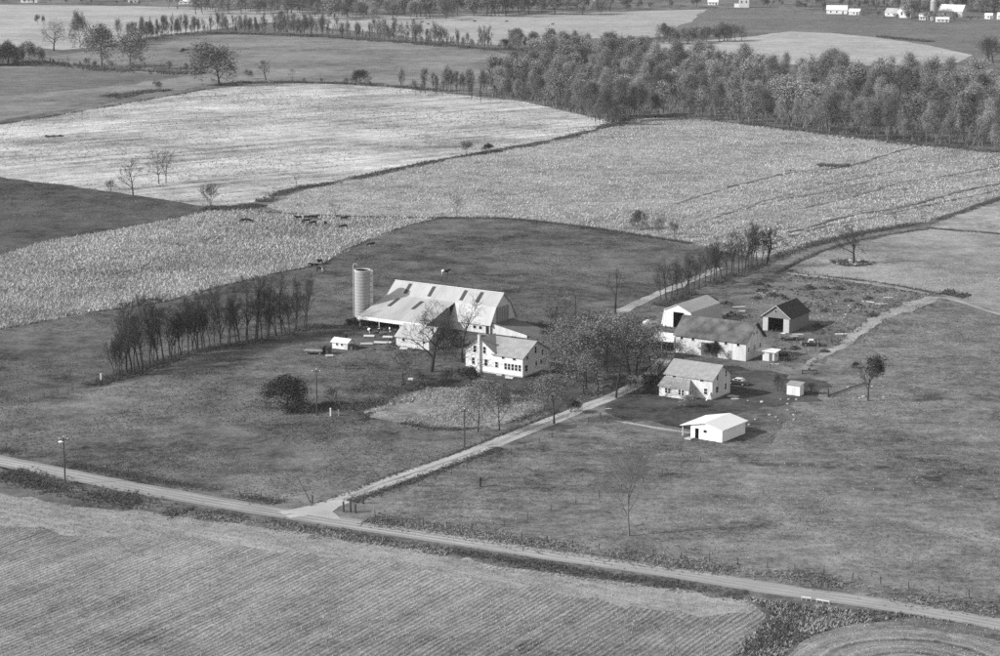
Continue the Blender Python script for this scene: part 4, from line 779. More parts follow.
# ---- second white house with a hipped front porch
B = G(712.1, 400.1); h2 = empty('farmhouse', B, R(-34), 'two-storey white house with a glazed front porch and pale shingle roof', 'house')
MB().box(-11.55, .05, -.05, 8.25, -.1, .3).build('foundation', 'm_concrete', h2)
gable_walls(h2, -11.5, 0, 0, 8.2, 4.6, 7.0, 'x', 'm_white_worn'); gable_roof(h2, -11.5, 0, 0, 8.2, 4.6, 7.0, 'x', 'm_shingle_pale', .4, .45)
m = MB(); m.box(-11.5, -4.2, -2.9, -2.78, 0, 2.3); m.box(-4.32, -4.2, -2.78, -.003, 0, 2.3); m.box(-11.5, -11.38, -2.78, -.003, 0, 2.3); pw = m.build('porch_wall', 'm_white_worn', h2)
m = MB(); e0 = 2.35; e1 = 3.85
m.prism([(-11.8, -3.2, e0), (-3.9, -3.2, e0), (-5.4, -.02, e1), (-11.8, -.02, e1)], (0, 0, -.12)); m.prism([(-3.9, -3.195, e0), (-3.9, -.02, e0), (-5.395, -.02, e1)], (0, 0, -.12))
m.build('porch_roof', 'm_shingle_pale', h2)
for x in (-9.7, -8.95, -6.4, -5.6): win(pw, 'front', x, 1.45, .62, 1.1, plane=-2.9)
for y in (-2.1, -1.1): win(pw, 'right', y, 1.4, .6, 1.1, plane=-4.2)
for x in (-9.4, -2.6): win(h2, 'front', x, 4.02, .9, .55, bars=False)
win(h2, 'front', -1.6, 1.7, .8, 1.3); win(h2, 'right', 2.1, 1.9, 1.15, 1.35); win(h2, 'right', 6.0, 1.9, .85, 1.4); win(h2, 'right', 2.2, 4.6, .75, 1.2); win(h2, 'right', 6.1, 4.7, .75, 1.3)
MB().prism([(-.9, -1.3, 0), (-.55, -1.3, 0), (-.3, -.06, 1.7), (-.65, -.06, 1.7)], (.05, -.1, .12)).build('cellar_plank', 'm_white_worn', h2)
MB().box(1.0, 3.4, 4.6, 6.4, 0, .12).build('stone_slab', 'm_concrete').matrix_world = Matrix.Translation(B) @ Matrix.Rotation(R(-34), 4, 'Z')
tag(bpy.data.objects['stone_slab'], 'pale flat slab in the grass at the second house gable', 'slab')

# ---- low white garage
B = G(722, 442.8); ga = empty('garage', B, R(-36), 'low white garage with wide white roof on the lower lawn', 'garage')
xl, xr, D = -7.3, 0, 9.3
m = MB(); t = .14
m.box(xr - t, xr, 0, D, 0, 2.6); m.box(xl, xl + t, 0, D, 0, 2.6); m.prism([(xl + t, D - t, 0), (xr - t, D - t, 0), (xr - t, D - t, 2.6), (-3.9, D - t, 3.42), (xl + t, D - t, 2.75)], (0, t, 0))
m.box(xl + t, -6.3, 0, t, 0, 2.6); m.box(-5.4, xr - t, 0, t, 0, 2.6); m.box(-6.3, -5.4, 0, t, 2.1, 2.6)
m.prism([(xl + t, 0, 2.6), (xr - t, 0, 2.6), (-3.9, 0, 3.42), (xl + t, 0, 2.78)], (0, t, 0)); m.build('wall', 'm_white_paint', ga)
m = MB(); m.slab((-9.6, -.45, 2.32), (-3.902, -.45, 3.6), (-3.902, D + .45, 3.6), (-9.6, D + .45, 2.32), .12); m.slab((-3.9, -.45, 3.6), (.4, -.45, 2.62), (.4, D + .45, 2.62), (-3.9, D + .45, 3.6), .12)
m.build('roof', 'm_metal_white', ga)
for y in (.3, D / 2, D - .3): MB().box(-9.4, -9.26, y - .07, y + .07, 0, 2.22).build('porch_post', 'm_white_worn', ga)
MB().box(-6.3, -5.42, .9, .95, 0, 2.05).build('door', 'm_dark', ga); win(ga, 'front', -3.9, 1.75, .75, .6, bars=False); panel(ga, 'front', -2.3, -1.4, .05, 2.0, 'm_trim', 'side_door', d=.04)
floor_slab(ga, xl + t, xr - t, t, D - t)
MB().box(-7.6, -6.2, -1.9, -.5, 0, .2).build('apron', 'm_concrete', ga)

# ---- long white building
B = G(745.7, 361.3); lb = empty('poultry_house', B, R(-32), 'long white two-storey outbuilding under a mottled dark roof', 'outbuilding')
gable_walls(lb, -18.6, 0, 0, 9.4, 4.5, 8.3, 'x', 'm_white_worn'); gable_roof(lb, -18.6, 0, 0, 9.4, 4.5, 8.3, 'x', 'm_shingle_old', .35, .4)
MB().slab((.41, 4.9, 8.42), (.62, 4.9, 8.42), (.62, 9.9, 4.35), (.41, 9.9, 4.35), .3).build('rake_board', 'm_dark', lb)
for x in (-16.8, -13.8, -5.2, -2.0): win(lb, 'front', x, 3.7, .7, .75, bars=False)
panel(lb, 'front', -11.6, -7.4, .1, 3.3, 'm_board_dark', 'sliding_door', d=.08)
for x in (-4.6,): panel(lb, 'front', x, x + 1.0, .05, 2.1, 'm_board_grey', 'door')
for y, z in ((1.4, 2.4), (4.6, 2.5), (7.6, 2.5)): win(lb, 'right', y, z, .7, 1.1)
for y in (4.0, 5.6): win(lb, 'right', y, 5.9, .6, .8, bars=False)
m = MB(); m.slab((-25.6, -.4, 2.5), (-18.7, -.4, 2.5), (-18.7, 4.4, 3.5), (-25.6, 4.4, 3.5), .12); m.build('lean_to_roof', 'm_metal_white', lb)
m = MB(); m.box(-25.4, -18.7, 4.0, 4.15, 0, 3.2); m.box(-25.4, -25.26, -.1, 4.0, 0, 2.45); m.box(-22.2, -22.05, -.1, .05, 0, 2.4); m.build('lean_to_wall', 'm_board_grey', lb)
MB().box(-18.75, -18.6, -.25, -.1, 0, 3.8).build('corner_post', 'm_board_grey', lb)

# ---- canvas-sided machine shed
B = G(694, 330); ms = empty('machine_shed', B, R(-34), 'pale arched machine shed with slanted sides and one open bay', 'shed')
prof = [(-9.6, 0), (-8.6, 4.35), (-4.9, 6.05), (-1.0, 4.35), (0, 0)]; D = 15.2
m = MB(); m.prism([(-9.58, 0, 0), (-6.0, 0, 0), (-6.0, 0, 4.0), (-8.62, 0, 4.0)], (0, .12, 0)); m.prism([(-2.9, 0, 0), (-.03, 0, 0), (-.93, 0, 4.0), (-2.9, 0, 4.0)], (0, .12, 0))
m.prism([(-8.62, 0, 4.0), (-.93, 0, 4.0), (-1.02, 0, 4.32), (-4.9, 0, 6.0), (-8.56, 0, 4.32)], (0, .12, 0)); m.build('front_wall', 'm_metal_white', ms)
for i in range(4):
    x = -9.25 + i * .82; xt = x + (.75 if i == 0 else .1)
    MB().prism([(x, -.06, .05), (x + .12, -.06, .05), (x + .12 + (.7 if i == 0 else 0), -.06, 3.9), (x + (.7 if i == 0 else 0), -.06, 3.9)], (0, .055, 0)).build('batten', 'm_white_paint', ms)
for nm, a, b, mt in (('side_wall', 0, 1, 'm_board_mid'), ('roof', 1, 2, 'm_metal_white'), ('roof', 2, 3, 'm_barn_roof'), ('side_wall', 3, 4, 'm_board_mid')):
    (xa, za), (xb, zb) = prof[a], prof[b]; d = Vector((xb - xa, 0, zb - za)).normalized(); n = Vector((d.z, 0, -d.x)) * .1
    e = .0 if nm == 'side_wall' else .3
    m = MB(); m.prism([(xa, -e, za), (xb, -e, zb), (xb + n.x, -e, zb + n.z), (xa + n.x, -e, za + n.z)], (0, D + 2 * e, 0)); m.build(nm, mt, ms)
m = MB(); m.prism([(x, D - .15, z) for x, z in prof], (0, .1, 0)); m.build('rear_wall', 'm_board_grey', ms)

# ---- dark roofed shed
B = G(789.4, 333.4); ds = empty('equipment_shed', B, R(-32), 'weathered gable shed with dark roof and wide black doorway', 'shed')
gable_walls(ds, -7.3, 0, 0, 11.6, 3.9, 6.6, 'y', 'm_board_weathered', front_open=(-5.8, -1.7, 3.5)); gable_roof(ds, -7.3, 0, 0, 11.6, 3.9, 6.6, 'y', 'm_shingle_dark', .35, .4)
panel(ds, 'front', -7.25, -5.85, .05, 3.4, 'm_board_mid', 'door_leaf', d=.08); panel(ds, 'front', -1.65, -.1, .05, 3.4, 'm_board_mid', 'door_leaf', d=.08)
m = MB(); m.prism([(-7.6, -.43, 3.62), (-3.65, -.43, 6.55), (-3.65, -.43, 6.75), (-7.75, -.43, 3.72)], (0, .02, 0)); m.prism([(.3, -.43, 3.62), (-3.65, -.43, 6.55), (-3.65, -.43, 6.75), (.45, -.43, 3.72)], (0, .02, 0)); m.build('rake_trim', 'm_board_mid', ds)
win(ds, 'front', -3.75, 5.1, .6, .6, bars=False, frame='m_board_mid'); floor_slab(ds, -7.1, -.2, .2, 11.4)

# ---- small buildings
B = G(799.6, 396.3); ws = empty('small_shed', B, R(-34), 'tiny bright white shed standing alone on the dark lawn edge', 'shed')
MB().box(-3.1, 0, 0, 2.0, 0, 2.25).build('wall', 'm_white_paint', ws); MB().slab((-3.3, -.2, 2.28), (.2, -.2, 2.28), (.2, 2.2, 2.75), (-3.3, 2.2, 2.75), .1).build('roof', 'm_shingle_pale', ws)
MB().prism([(-3.1, 0.02, 2.25), (-3.1, 1.98, 2.25), (-3.1, 1.98, 2.6)], (3.1, 0, 0)).build('gable_board', 'm_white_paint', ws); panel(ws, 'front', -2.0, -1.1, .05, 1.9, 'm_white_worn', 'door')
B = G(774, 362); w2 = empty('small_shed', B, R(-34), 'small white shed with flat overhanging roof at the long building corner', 'shed')
MB().box(-3.0, 0, 0, 2.2, 0, 2.2).build('wall', 'm_white_worn', w2); MB().slab((-4.6, -.4, 2.35), (.5, -.4, 2.35), (.5, 2.7, 2.6), (-4.6, 2.7, 2.6), .12).build('roof', 'm_metal_white', w2)
win(w2, 'right', 1.1, 1.3, .6, .6, bars=False); panel(w2, 'front', -1.3, -.5, .05, 1.9, 'm_board_dark', 'door')
B = G(347.2, 350); cp = empty('chicken_coop', B, R(-30), 'small white coop with pale lean roof and two dark windows', 'coop')
gable_walls(cp, -4.3, 0, 0, 2.8, 1.75, 2.45, 'x', 'm_white_paint'); gable_roof(cp, -4.3, 0, 0, 2.8, 1.75, 2.45, 'x', 'm_metal_white', .35, .35, .1)
for x in (-2.9, -1.5): win(cp, 'front', x, 1.1, .55, .6, bars=False)
panel(cp, 'front', -.9, -.3, .05, 1.4, 'm_white_worn', 'door'); MB().box(.02, 1.1, .5, 1.9, 0, 1.25).build('dark_annex', 'm_board_dark', cp)
B = G(327.5, 355); dk = empty('dark_hut', B, R(-28), 'small black tar-paper hut left of the white coop', 'hut')
MB().box(-1.8, 0, 0, 1.8, 0, 1.5).build('wall', 'm_board_dark', dk); MB().slab((-2.0, -.2, 1.5), (.2, -.2, 1.5), (.2, 2.0, 1.8), (-2.0, 2.0, 1.8), .08).build('roof', 'm_shingle_dark', dk)
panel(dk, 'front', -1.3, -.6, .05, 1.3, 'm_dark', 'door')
B = G(632, 342); ht = empty('white_hut', B, R(-30), 'tiny white hut with one dark opening among the yard trees', 'hut')
gable_walls(ht, -2.4, 0, 0, 2.2, 1.9, 2.5, 'x', 'm_white_paint'); gable_roof(ht, -2.4, 0, 0, 2.2, 1.9, 2.5, 'x', 'm_metal_white', .2, .2, .08); win(ht, 'front', -1.2, 1.1, .9, .8, bars=False)

# ---- barn
B = G(490, 334); bn = empty('barn', B, R(-32.5), 'large gambrel barn with pale metal roof and open lean-to', 'barn')
L = 32.5; PR = [(-.35, 2.15), (2.4, 6.35), (6, 9.35), (9.6, 6.35), (12.35, 2.15)]
MB().box(-L, 0, 0, .3, 0, 2.3).build('foundation_wall', 'm_white_worn', bn)
m = MB(); m.box(-L, 0, 11.7, 12, 0, 2.3); m.box(-L, -L + .25, .3, 11.7, 0, 2.3); m.box(-.25, 0, .3, 11.7, 0, 2.3); m.build('stone_base', 'm_concrete', bn)
for x in (-.2, -L): MB().prism([(x, .1, 2.3), (x, 11.9, 2.3), (x, 9.55, 6.2), (x, 6, 9.15), (x, 2.45, 6.2)], (.2, 0, 0)).build('gable_wall', 'm_barn_wall', bn)
dr = panel(bn, 'right', 2.9, 8.7, 2.32, 6.1, 'm_board_grey', 'barn_door', d=.1)
for i in range(5): MB().box(.1, .14, 3.3 + i * 1.1, 3.42 + i * 1.1, 2.35, 6.05).build('batten', 'm_board_dark', dr)
def roof_slope(y0, z0, y1, z1, x0, x1, name, mat='m_barn_roof', t=.12):
    return MB().slab((x0, y0, z0), (x1, y0, z0), (x1, y1, z1), (x0, y1, z1), t).build(name, mat, bn)
up_f = roof_slope(2.4, 6.35, 6, 9.35, -L - .3, .35, 'upper_roof'); roof_slope(6.002, 9.35, 9.6, 6.35, -L - .3, .35, 'upper_roof')
roof_slope(-.35, 2.15, 2.398, 6.35, -12, .35, 'lower_roof'); roof_slope(9.602, 6.35, 12.35, 2.15, -L - .3, .35, 'lower_roof')
lean = roof_slope(-10.2, 2.75, 2.398, 6.352, -L - .3, -12.002, 'lean_to_roof')
MB().box(-L - .3, .35, 5.85, 6.15, 9.37, 9.47).build('ridge_cap', 'm_metal_white', bn)
def on_slope(x, w, ya, yb, y0, z0, y1, z1, parent, name='skylight', mat='m_skylight', d=.03):
    f = lambda y: z0 + (z1 - z0) * (y - y0) / (y1 - y0) + d
    return MB().slab((x, ya, f(ya)), (x + w, ya, f(ya)), (x + w, yb, f(yb)), (x, yb, f(yb)), .025).build(name, mat, parent)
for x in (-28.2, -20.9, -11.2, -6.4): on_slope(x, 1.1, 3.0, 5.6, 2.4, 6.35, 6, 9.35, up_f)
for x in (-28.7, -21.4): on_slope(x, 1.2, -3.6, .9, -10.2, 2.75, 2.4, 6.35, lean)
MB().box(-L - .3, -12.0, -10.28, -10.21, 1.95, 2.8).build('fascia', 'm_white_paint', bn)
for x in (-L, -26.6, -20.2, -15.8, -12.2): MB().box(x, x + .2, -10.1, -9.9, 0, 2.55).build('post', 'm_white_worn', bn)
MB().prism([(-12.1, -10.1, 0), (-12.1, .05, 0), (-12.1, .05, 5.4), (-12.1, -10.1, 2.55)], (.09, 0, 0)).build('lean_to_end', 'm_board_grey', bn)
MB().prism([(-L, -9.9, 0), (-L, -.02, 0), (-L, -.02, 5.4), (-L, -9.9, 2.55)], (.09, 0, 0)).build('lean_to_end', 'm_board_grey', bn)
for x in (-3.0, -1.3): win(bn, 'front', x - 1.5, 1.3, .9, .8, bars=False)
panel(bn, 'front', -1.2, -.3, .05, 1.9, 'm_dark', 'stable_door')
# earth ramp up to the big door with its white retaining wall
m = MB(); m.prism([(.15, .9, 0), (.15, .9, 2.3), (11.5, .9, 0)], (0, 9.5, 0)); m.build('earth_ramp', 'm_earth', bn)
m = MB(); m.prism([(.12, .55, 0), (.12, .55, 2.55), (10.4, .55, .75), (10.4, .55, 0)], (0, .32, 0)); m.build('retaining_wall', 'm_white_worn', bn)
m = MB(); m.prism([(.12, .52, 2.55), (10.4, .52, .75), (10.4, .52, .95), (.12, .52, 2.75)], (0, .4, 0)); m.build('wall_coping', 'm_board_dark', bn)
# ---- milk house in front of the lean-to
B = G(440, 352); mh = empty('milk_house', B, R(-33), 'low pale milk house with hip-like roof behind the big bare tree', 'outbuilding')
gable_walls(mh, -12.8, -3.2, 0, 7.0, 2.6, 5.0, 'x', 'm_barn_wall'); gable_roof(mh, -12.8, -3.2, 0, 7.0, 2.6, 5.0, 'x', 'm_barn_roof', .35, .35)
for x in (-10.6, -4.6): win(mh, 'front', x, 1.75, .8, .6, bars=False)
panel(mh, 'front', -7.6, -6.6, .05, 2.1, 'm_white_worn', 'door')
# ---- silo
B = G(363, 321.5); si = empty('silo', B, 0, 'tall pale concrete stave silo with hoops beside the barn', 'silo')
m = MB(); m.lathe([(2.05, 0), (2.05, 13.2), (1.9, 13.2), (1.9, 12.6)], 28); m.build('stave_wall', 'm_silo', si, smooth=False)
hoop = MB(); hoop.lathe([(2.06, 0), (2.1, .02), (2.1, .08), (2.06, .1)], 28); hm = hoop.mesh('hoop', 'm_hoop')
for i in range(16): link('hoop', hm, si).location = (0, 0, .5 + i * .8)
m = MB(); m.lathe([(2.05, 13.2), (2.12, 13.22), (2.12, 13.4), (1.88, 13.4), (1.88, 13.2)], 28); m.build('rim', 'm_white_worn', si)
m = MB()
for i in range(12):
    a, b = [math.radians(-40 + 7 * i), math.radians(-40 + 7 * (i + 1))]
    break
m.box(1.85, 2.65, -.75, .1, 0, 13.3); m.build('chute', 'm_white_worn', si)
for i in range(9): MB().box(2.0, 2.6, -.8, -.752, .7 + i * 1.4, .85 + i * 1.4).build('chute_joint', 'm_hoop', si)
m = MB(); m.tube((-2.3, -.3, 0), (-2.3, -.3, 14.4), .1); p0 = None
for i in range(7):
    a0, a1 = math.pi - i * math.pi / 7, math.pi - (i + 1) * math.pi / 7
    m.tube((-1.75 + .55 * math.cos(a0), -.3, 14.4 + .6 * math.sin(a0)), (-1.75 + .55 * math.cos(a1), -.3, 14.4 + .6 * math.sin(a1)), .1)
m.build('blower_pipe', 'm_board_mid', si)
m = MB(); m.lathe([(1.9, 12.2), (1.9, 12.6)], 28); m.build('silage', 'm_board_mid', si)

# ---- far buildings
def far_building(px, py, L, D, h, hp, rz, axis, label, cat='building', wall='m_white_paint', roof='m_metal_white', wins=3, name='far_barn'):
    e = empty(name, G(px, py), R(rz), label, cat)
    gable_walls(e, -L, 0, 0, D, h, hp, axis, wall); gable_roof(e, -L, 0, 0, D, h, hp, axis, roof, .4, .4, .2)
    for i in range(wins): win(e, 'front', -L + (i + .7) * L / (wins + .4), h * .5, 1.2, h * .35, bars=False)
    panel(e, 'front', -L * .25, -L * .25 + 1.3, .05, min(2.4, h * .8), 'm_board_dark', 'door'); return e
far_building(847, 14, 17, 9, 3.6, 7, -10, 'x', 'far white house with broad roof, leftmost of the distant farm', 'house', name='far_house')
far_building(859, 15, 9, 8, 3.0, 5, -25, 'x', 'low far white shed right of the distant house', 'shed', wall='m_white_worn', wins=1, name='far_shed')
far_building(897, 16.5, 11, 9, 3.4, 6.5, -35, 'x', 'far white shed left of the tall distant barn', 'shed', wall='m_white_worn', roof='m_barn_roof', wins=2, name='far_shed')
far_building(912, 18, 12, 14, 7, 12, -20, 'y', 'tall far white barn with its gable facing the fields', 'barn', wins=2)
far_building(928, 20, 7, 7, 3, 5.5, -10, 'x', 'small far white building below the big dark farm tree', 'shed', name='far_shed')
far_building(962, 17.5, 20, 12, 5.0, 10.0, -30, 'x', 'wide far white barn right of the dark farm tree', 'barn', wall='m_white_worn', wins=2)
far_building(949, 22, 10, 5, 2.4, 3.8, -5, 'x', 'low far white shed in front of the wide distant barn', 'shed', name='far_shed')
far_building(992, 19, 6, 5, 3.2, 4.6, -25, 'x', 'little far white box-like shed near the right edge', 'shed', wins=1, name='far_shed')
far_building(1008, 19.5, 8, 6, 3.4, 5.5, -5, 'x', 'far white shed cut off by the right edge', 'shed', wins=1, name='far_shed')
far_building(37, 2.5, 15, 9, 3.5, 6.5, 0, 'x', 'far white roofed barn at the top left corner', 'barn')
far_building(193, 4, 14, 8, 2.6, 5.2, 0, 'x', 'far white barn at the top edge left of the long wood', 'barn')
far_building(137, 2.2, 8, 6, 2.4, 4.4, 0, 'x', 'small far white shed at the top left edge', 'shed', wins=2, name='far_shed')
far_building(718, 5, 9, 7, 2.8, 4.8, -5, 'x', 'small far white house left of the square tower', 'house', name='far_house')
far_building(600, 5, 12, 8, 3, 5.5, -5, 'x', 'far pale house half hidden at the top centre', 'house', name='far_house')
e = empty('grain_tower', G(749, 7.5), R(-8), 'square pale tower standing on the skyline at top right', 'tower')
MB().box(-9, 0, 0, 8, 0, 16).build('wall', 'm_white_worn', e); MB().box(-9.3, .3, -.3, 8.3, 16, 16.5).build('roof', 'm_shingle', e)
for i in range(2): win(e, 'front', -6.5 + i * 4, 5, 1.2, 2.0, bars=False)
MB().box(-13, -9.01, .5, 6, 0, 3).build('side_shed', 'm_white_paint', e)
e = empty('silo', G(933, 20.5), 0, 'pale far silo beside the wide distant barn', 'silo'); m = MB(); m.lathe([(2.6, 0), (2.6, 15), (1.9, 16.6), (.3, 17.4)], 18); m.build('stave_wall', 'm_silo', e); m = MB(); m.lathe([(2.62, 14.6), (2.7, 14.7), (2.7, 14.95), (2.62, 15)], 18); m.build('rim', 'm_hoop', e)

# ================================================================== FENCES AND POLES
post_me = MB().tube((0, 0, 0), (0, 0, 1.25), .085, .075, 6).mesh('post', 'm_post'); big_post = MB().tube((0, 0, 0), (0, 0, 2.0), .19, .17, 8).mesh('post', 'm_post')
def fence(px, spacing, label, wires=3, me=post_me, h=1.2):
    c = [G(*p) for p in px]; seg = [(c[i + 1] - c[i]).length for i in range(len(c) - 1)]; tot = sum(seg); n = max(2, int(tot / spacing)); P = []
    for i in range(n + 1):
        s = tot * i / n; j = 0
        while j < len(seg) - 1 and s > seg[j]: s -= seg[j]; j += 1
        P.append(c[j].lerp(c[j + 1], min(1, s / seg[j])) + Vector((random.gauss(0, .06), random.gauss(0, .06), 0)))
    o = empty('fence', P[0], 0, label, 'fence')
    for p in P:
        q = link('post', me, o); q.location = p - P[0]; q.rotation_euler = (random.gauss(0, .05), random.gauss(0, .05), 0); q.scale = (1, 1, random.uniform(.85, 1.15))
    for k in range(wires):
        m = MB(); z = .35 + k * (h - .45) / max(1, wires - 1)
        for a, b in zip(P[:-1], P[1:]): m.tube((a.x - P[0].x, a.y - P[0].y, z), (b.x - P[0].x, b.y - P[0].y, z), .012, n=3)
        m.build('wire', 'm_wire', o)
    return o
fence([(375, 517.5), (450, 528.5), (590, 549), (660, 557), (785, 570), (840, 578), (1000, 603), (1060, 613)], 4.6, 'wire fence of dark posts along the road, right of the driveway')
fence([(-30, 442), (0, 448.5), (90, 466.5), (200, 487), (285, 503)], 5.0, 'wire fence of dark posts along the road, left of the driveway')
fence([(362, 503), (420, 486), (480, 465), (540, 443), (600, 418)], 4.6, 'post and wire fence along the lower side of the driveway')
fence([(30, 402), (92, 386), (117, 378), (150, 367.5), (207, 350), (265, 341), (303, 331), (335, 325)], 4.0, 'wire fence running under the windbreak trees')
fence([(650, 310), (690, 294), (725, 279), (760, 265.5), (775, 258), (800, 249.5), (830, 241), (880, 231), (925, 224)], 4.6, 'fence of dark posts along the upper side of the lane')
fence([(776, 275), (808, 257), (826, 250), (865, 239.5), (912, 231.5), (928, 229.5)], 4.6, 'fence of dark posts along the lower side of the lane')
fence([(789, 271), (830, 277.5), (880, 284), (930, 292.5), (968, 299)], 4.6, 'fence of dark posts between the scrap lot and the hayfield')
fence([(440, 218.5), (500, 219), (560, 224.5), (640, 236), (690, 244)], 6.0, 'thin fence along the top of the barn pasture')
fence([(770, 368), (800, 357), (835, 343), (866, 324)], 4.5, 'sagging fence beside the worn yard track')
fence([(505, 527), (540, 514), (590, 500), (640, 484), (700, 462)], 6.0, 'thin cross fence through the lower right pasture', wires=2)
e = empty('log_barrier', G(828, 397), 0, 'dark fallen rail with one upright post in the right pasture', 'rail'); d = G(866, 384) - G(828, 397)
MB().tube((0, 0, .3), (d.x, d.y, .35), .16, .12).build('rail', 'm_post', e); link('post', big_post, e)
for i, (x, y, s, lab) in enumerate(((343.5, 512, .95, 'thick dark corner post at the driveway mouth, leftmost of three'), (350.5, 512.5, 1.1, 'tallest middle corner post of three at the driveway mouth'), (355.3, 513, .8, 'shortest right corner post of three at the driveway mouth'), (363, 504, .8, 'single corner post by the driveway, above the trio'))):
    e = empty('corner_post', G(x, y), 0, lab, 'post'); q = link('post', big_post, e); q.scale = (1, 1, s); MB().tube((0, 0, 2.0 * s), (0, 0, 2.0 * s + .05), .2, .14).build('post_cap', 'm_post', e)
e = empty('leaning_pole', G(311, 503), 0, 'thin dark pole leaning beside the driveway mouth', 'pole'); MB().tube((0, 0, 0), (-2.6, .3, 5.2), .09, .06).build('shaft', 'm_post', e); MB().tube((.25, .1, 0), (.25, .1, 1.4), .14).build('stub_post', 'm_post', e)
for x, y, lab, mt, s in ((330.5, 416, 'white marker post beside the pasture utility pole', 'm_white_paint', .8), (338.5, 416, 'grey marker post right of the white one in pasture', 'm_board_grey', .65), (101, 381, 'white post at the left end of the windbreak fence', 'm_white_paint', .8)):
    e = empty('marker_post', G(x, y), 0, lab, 'post'); MB().box(-.14, .14, -.14, .14, 0, 2.0 * s).build('post', mt, e); MB().prism([(-.18, -.18, 2 * s), (.18, -.18, 2 * s), (.18, .18, 2 * s), (-.18, .18, 2 * s)], (0, 0, .08)).build('cap', mt, e)
e = empty('tree_stump', G(480, 487), 0, 'dark upright broken stump standing alone in the paddock', 'stump')
m = MB(); m.lathe([(.36, 0), (.26, .25), (.25, .9), (.33, 1.3), (.36, 1.7), (.2, 1.95)], 10); m.build('stem', 'm_post', e); MB().tube((.2, 0, 1.5), (.75, .1, 1.85), .12, .06).build('broken_limb', 'm_post', e)
def pole(px, py, hpx, label, arm=True, lamp=False):
    h = hgt(px, py, hpx); e = empty('utility_pole', G(px, py), 0, label, 'utility pole')
    MB().tube((0, 0, 0), (0, 0, h), .16, .11, 8).build('shaft', 'm_post', e)
    if arm:
        a = MB().box(-.9, .9, -.06, .06, h - .55, h - .4).build('crossarm', 'm_post', e)
        for x in (-.8, 0, .8):
            i = MB(); i.lathe([(.07, 0), (.1, .08), (.06, .2)], 8); o = i.build('insulator', 'm_insulator', a); o.location = (x, 0, h - (.4 if x else 0))
    if lamp:
        l = MB(); l.lathe([(.12, 0), (.5, .12), (.5, .18), (.1, .34)], 12); o = l.build('lamp_shade', 'm_insulator', e); o.location = (-.45, -.2, h - 1.0)
        MB().tube((0, 0, h - .72), (-.45, -.2, h - .72), .04).build('lamp_arm', 'm_post', e)
    return e, h
pA, hA = pole(65.3, 485, 48, 'dark utility pole with a white lamp at the left roadside', True, True)
pB, hB = pole(317, 415.5, 46, 'dark utility pole in the pasture beside the dark leafy tree', True)
pC, hC = pole(464.5, 447, 38, 'utility pole with white insulators at the driveway near the garden', True)
e = empty('power_line', pB.location, 0, 'thin power wires strung between the two pasture poles', 'wire')
for off in (-.8, .8):
    m = MB(); a = Vector((off, 0, hB - .2)); b = pC.location - pB.location + Vector((off, 0, hC - .2)); q = a
    for i in range(1, 13):
        t = i / 12; r = a.lerp(b, t) + Vector((0, 0, -1.2 * 4 * t * (1 - t))); m.tube(q, r, .012, n=3); q = r
    m.build('wire', 'm_wire', e)
# culvert guard rails by the road
for (xa, ya), (xb, yb), lab in (((801, 600.5), (811.5, 601.8), 'short white guard rail, left one over the roadside ditch'), ((816, 603), (829.5, 605.2), 'white guard rail, right one over the roadside ditch')):
    a, b = G(xa, ya), G(xb, yb); d = b - a; e = empty('guard_rail', a, math.atan2(d.y, d.x), lab, 'guard rail'); Lr = d.length
    MB().box(0, Lr, -.05, .05, .5, .72).build('rail', 'm_barn_wall', e)
    for i in range(3): MB().box(i * (Lr - .16) / 2, i * (Lr - .16) / 2 + .16, .06, .2, 0, .8).build('post', 'm_board_grey', e)

# ================================================================== CATTLE
def cow_mesh(graze, mat):
    """one continuous body grown from a skeleton"""
    hd = (-1.55, 0, .45) if graze else (-1.5, 0, 1.45); mz = (-1.75, 0, .2) if graze else (-1.88, 0, 1.3); nk = (-1.2, 0, .95) if graze else (-1.2, 0, 1.4)
    J = [((.75, 0, 1.12), .3, .33), ((.25, 0, 1.02), .36, .4), ((-.3, 0, 1.0), .36, .4), ((-.8, 0, 1.08), .28, .36), (nk, .17, .24), (hd, .13, .17), (mz, .09, .1),
         ((1.02, 0, 1.25), .05, .06), ((1.1, 0, .7), .03, .03)]
    E = [(0, 1), (1, 2), (2, 3), (3, 4), (4, 5), (5, 6), (0, 7), (7, 8)]
    for s in (-1, 1):
        n = len(J); J += [((.78, s * .24, .78), .16, .17), ((.9, s * .24, .42), .075, .08), ((.8, s * .24, .02), .06, .06)]; E += [(0, n), (n, n + 1), (n + 1, n + 2)]
        n = len(J); J += [((-.78, s * .2, .72), .12, .13), ((-.76, s * .2, .38), .07, .07), ((-.78, s * .2, .02), .055, .055)]; E += [(3, n), (n, n + 1), (n + 1, n + 2)]
        n = len(J); J += [((hd[0] + .12, s * .26, hd[2] + .14), .05, .03)]; E += [(5, n)]
    me = bpy.data.meshes.new('cow_skel'); me.from_pydata([j[0] for j in J], E, []); o = bpy.data.objects.new('cow_skel', me); COL.objects.link(o)
    md = o.modifiers.new('skin', 'SKIN')
    for i, v in enumerate(me.skin_vertices[0].data): v.radius = J[i][1:3]; v.use_root = (i == 1)
    o.modifiers.new('sub', 'SUBSURF').levels = 1
    dg = bpy.context.evaluated_depsgraph_get(); r = bpy.data.meshes.new_from_object(o.evaluated_get(dg)); bpy.data.objects.remove(o)
    r.name = 'cow'; r.materials.clear(); r.materials.append(MATS[mat]); r.polygons.foreach_set('use_smooth', [True] * len(r.polygons)); return r
COWS = {('g', 'p'): cow_mesh(True, 'm_cow_pied'), ('s', 'p'): cow_mesh(False, 'm_cow_pied'), ('g', 'b'): cow_mesh(True, 'm_cow_black'), ('s', 'b'): cow_mesh(False, 'm_cow_black')}
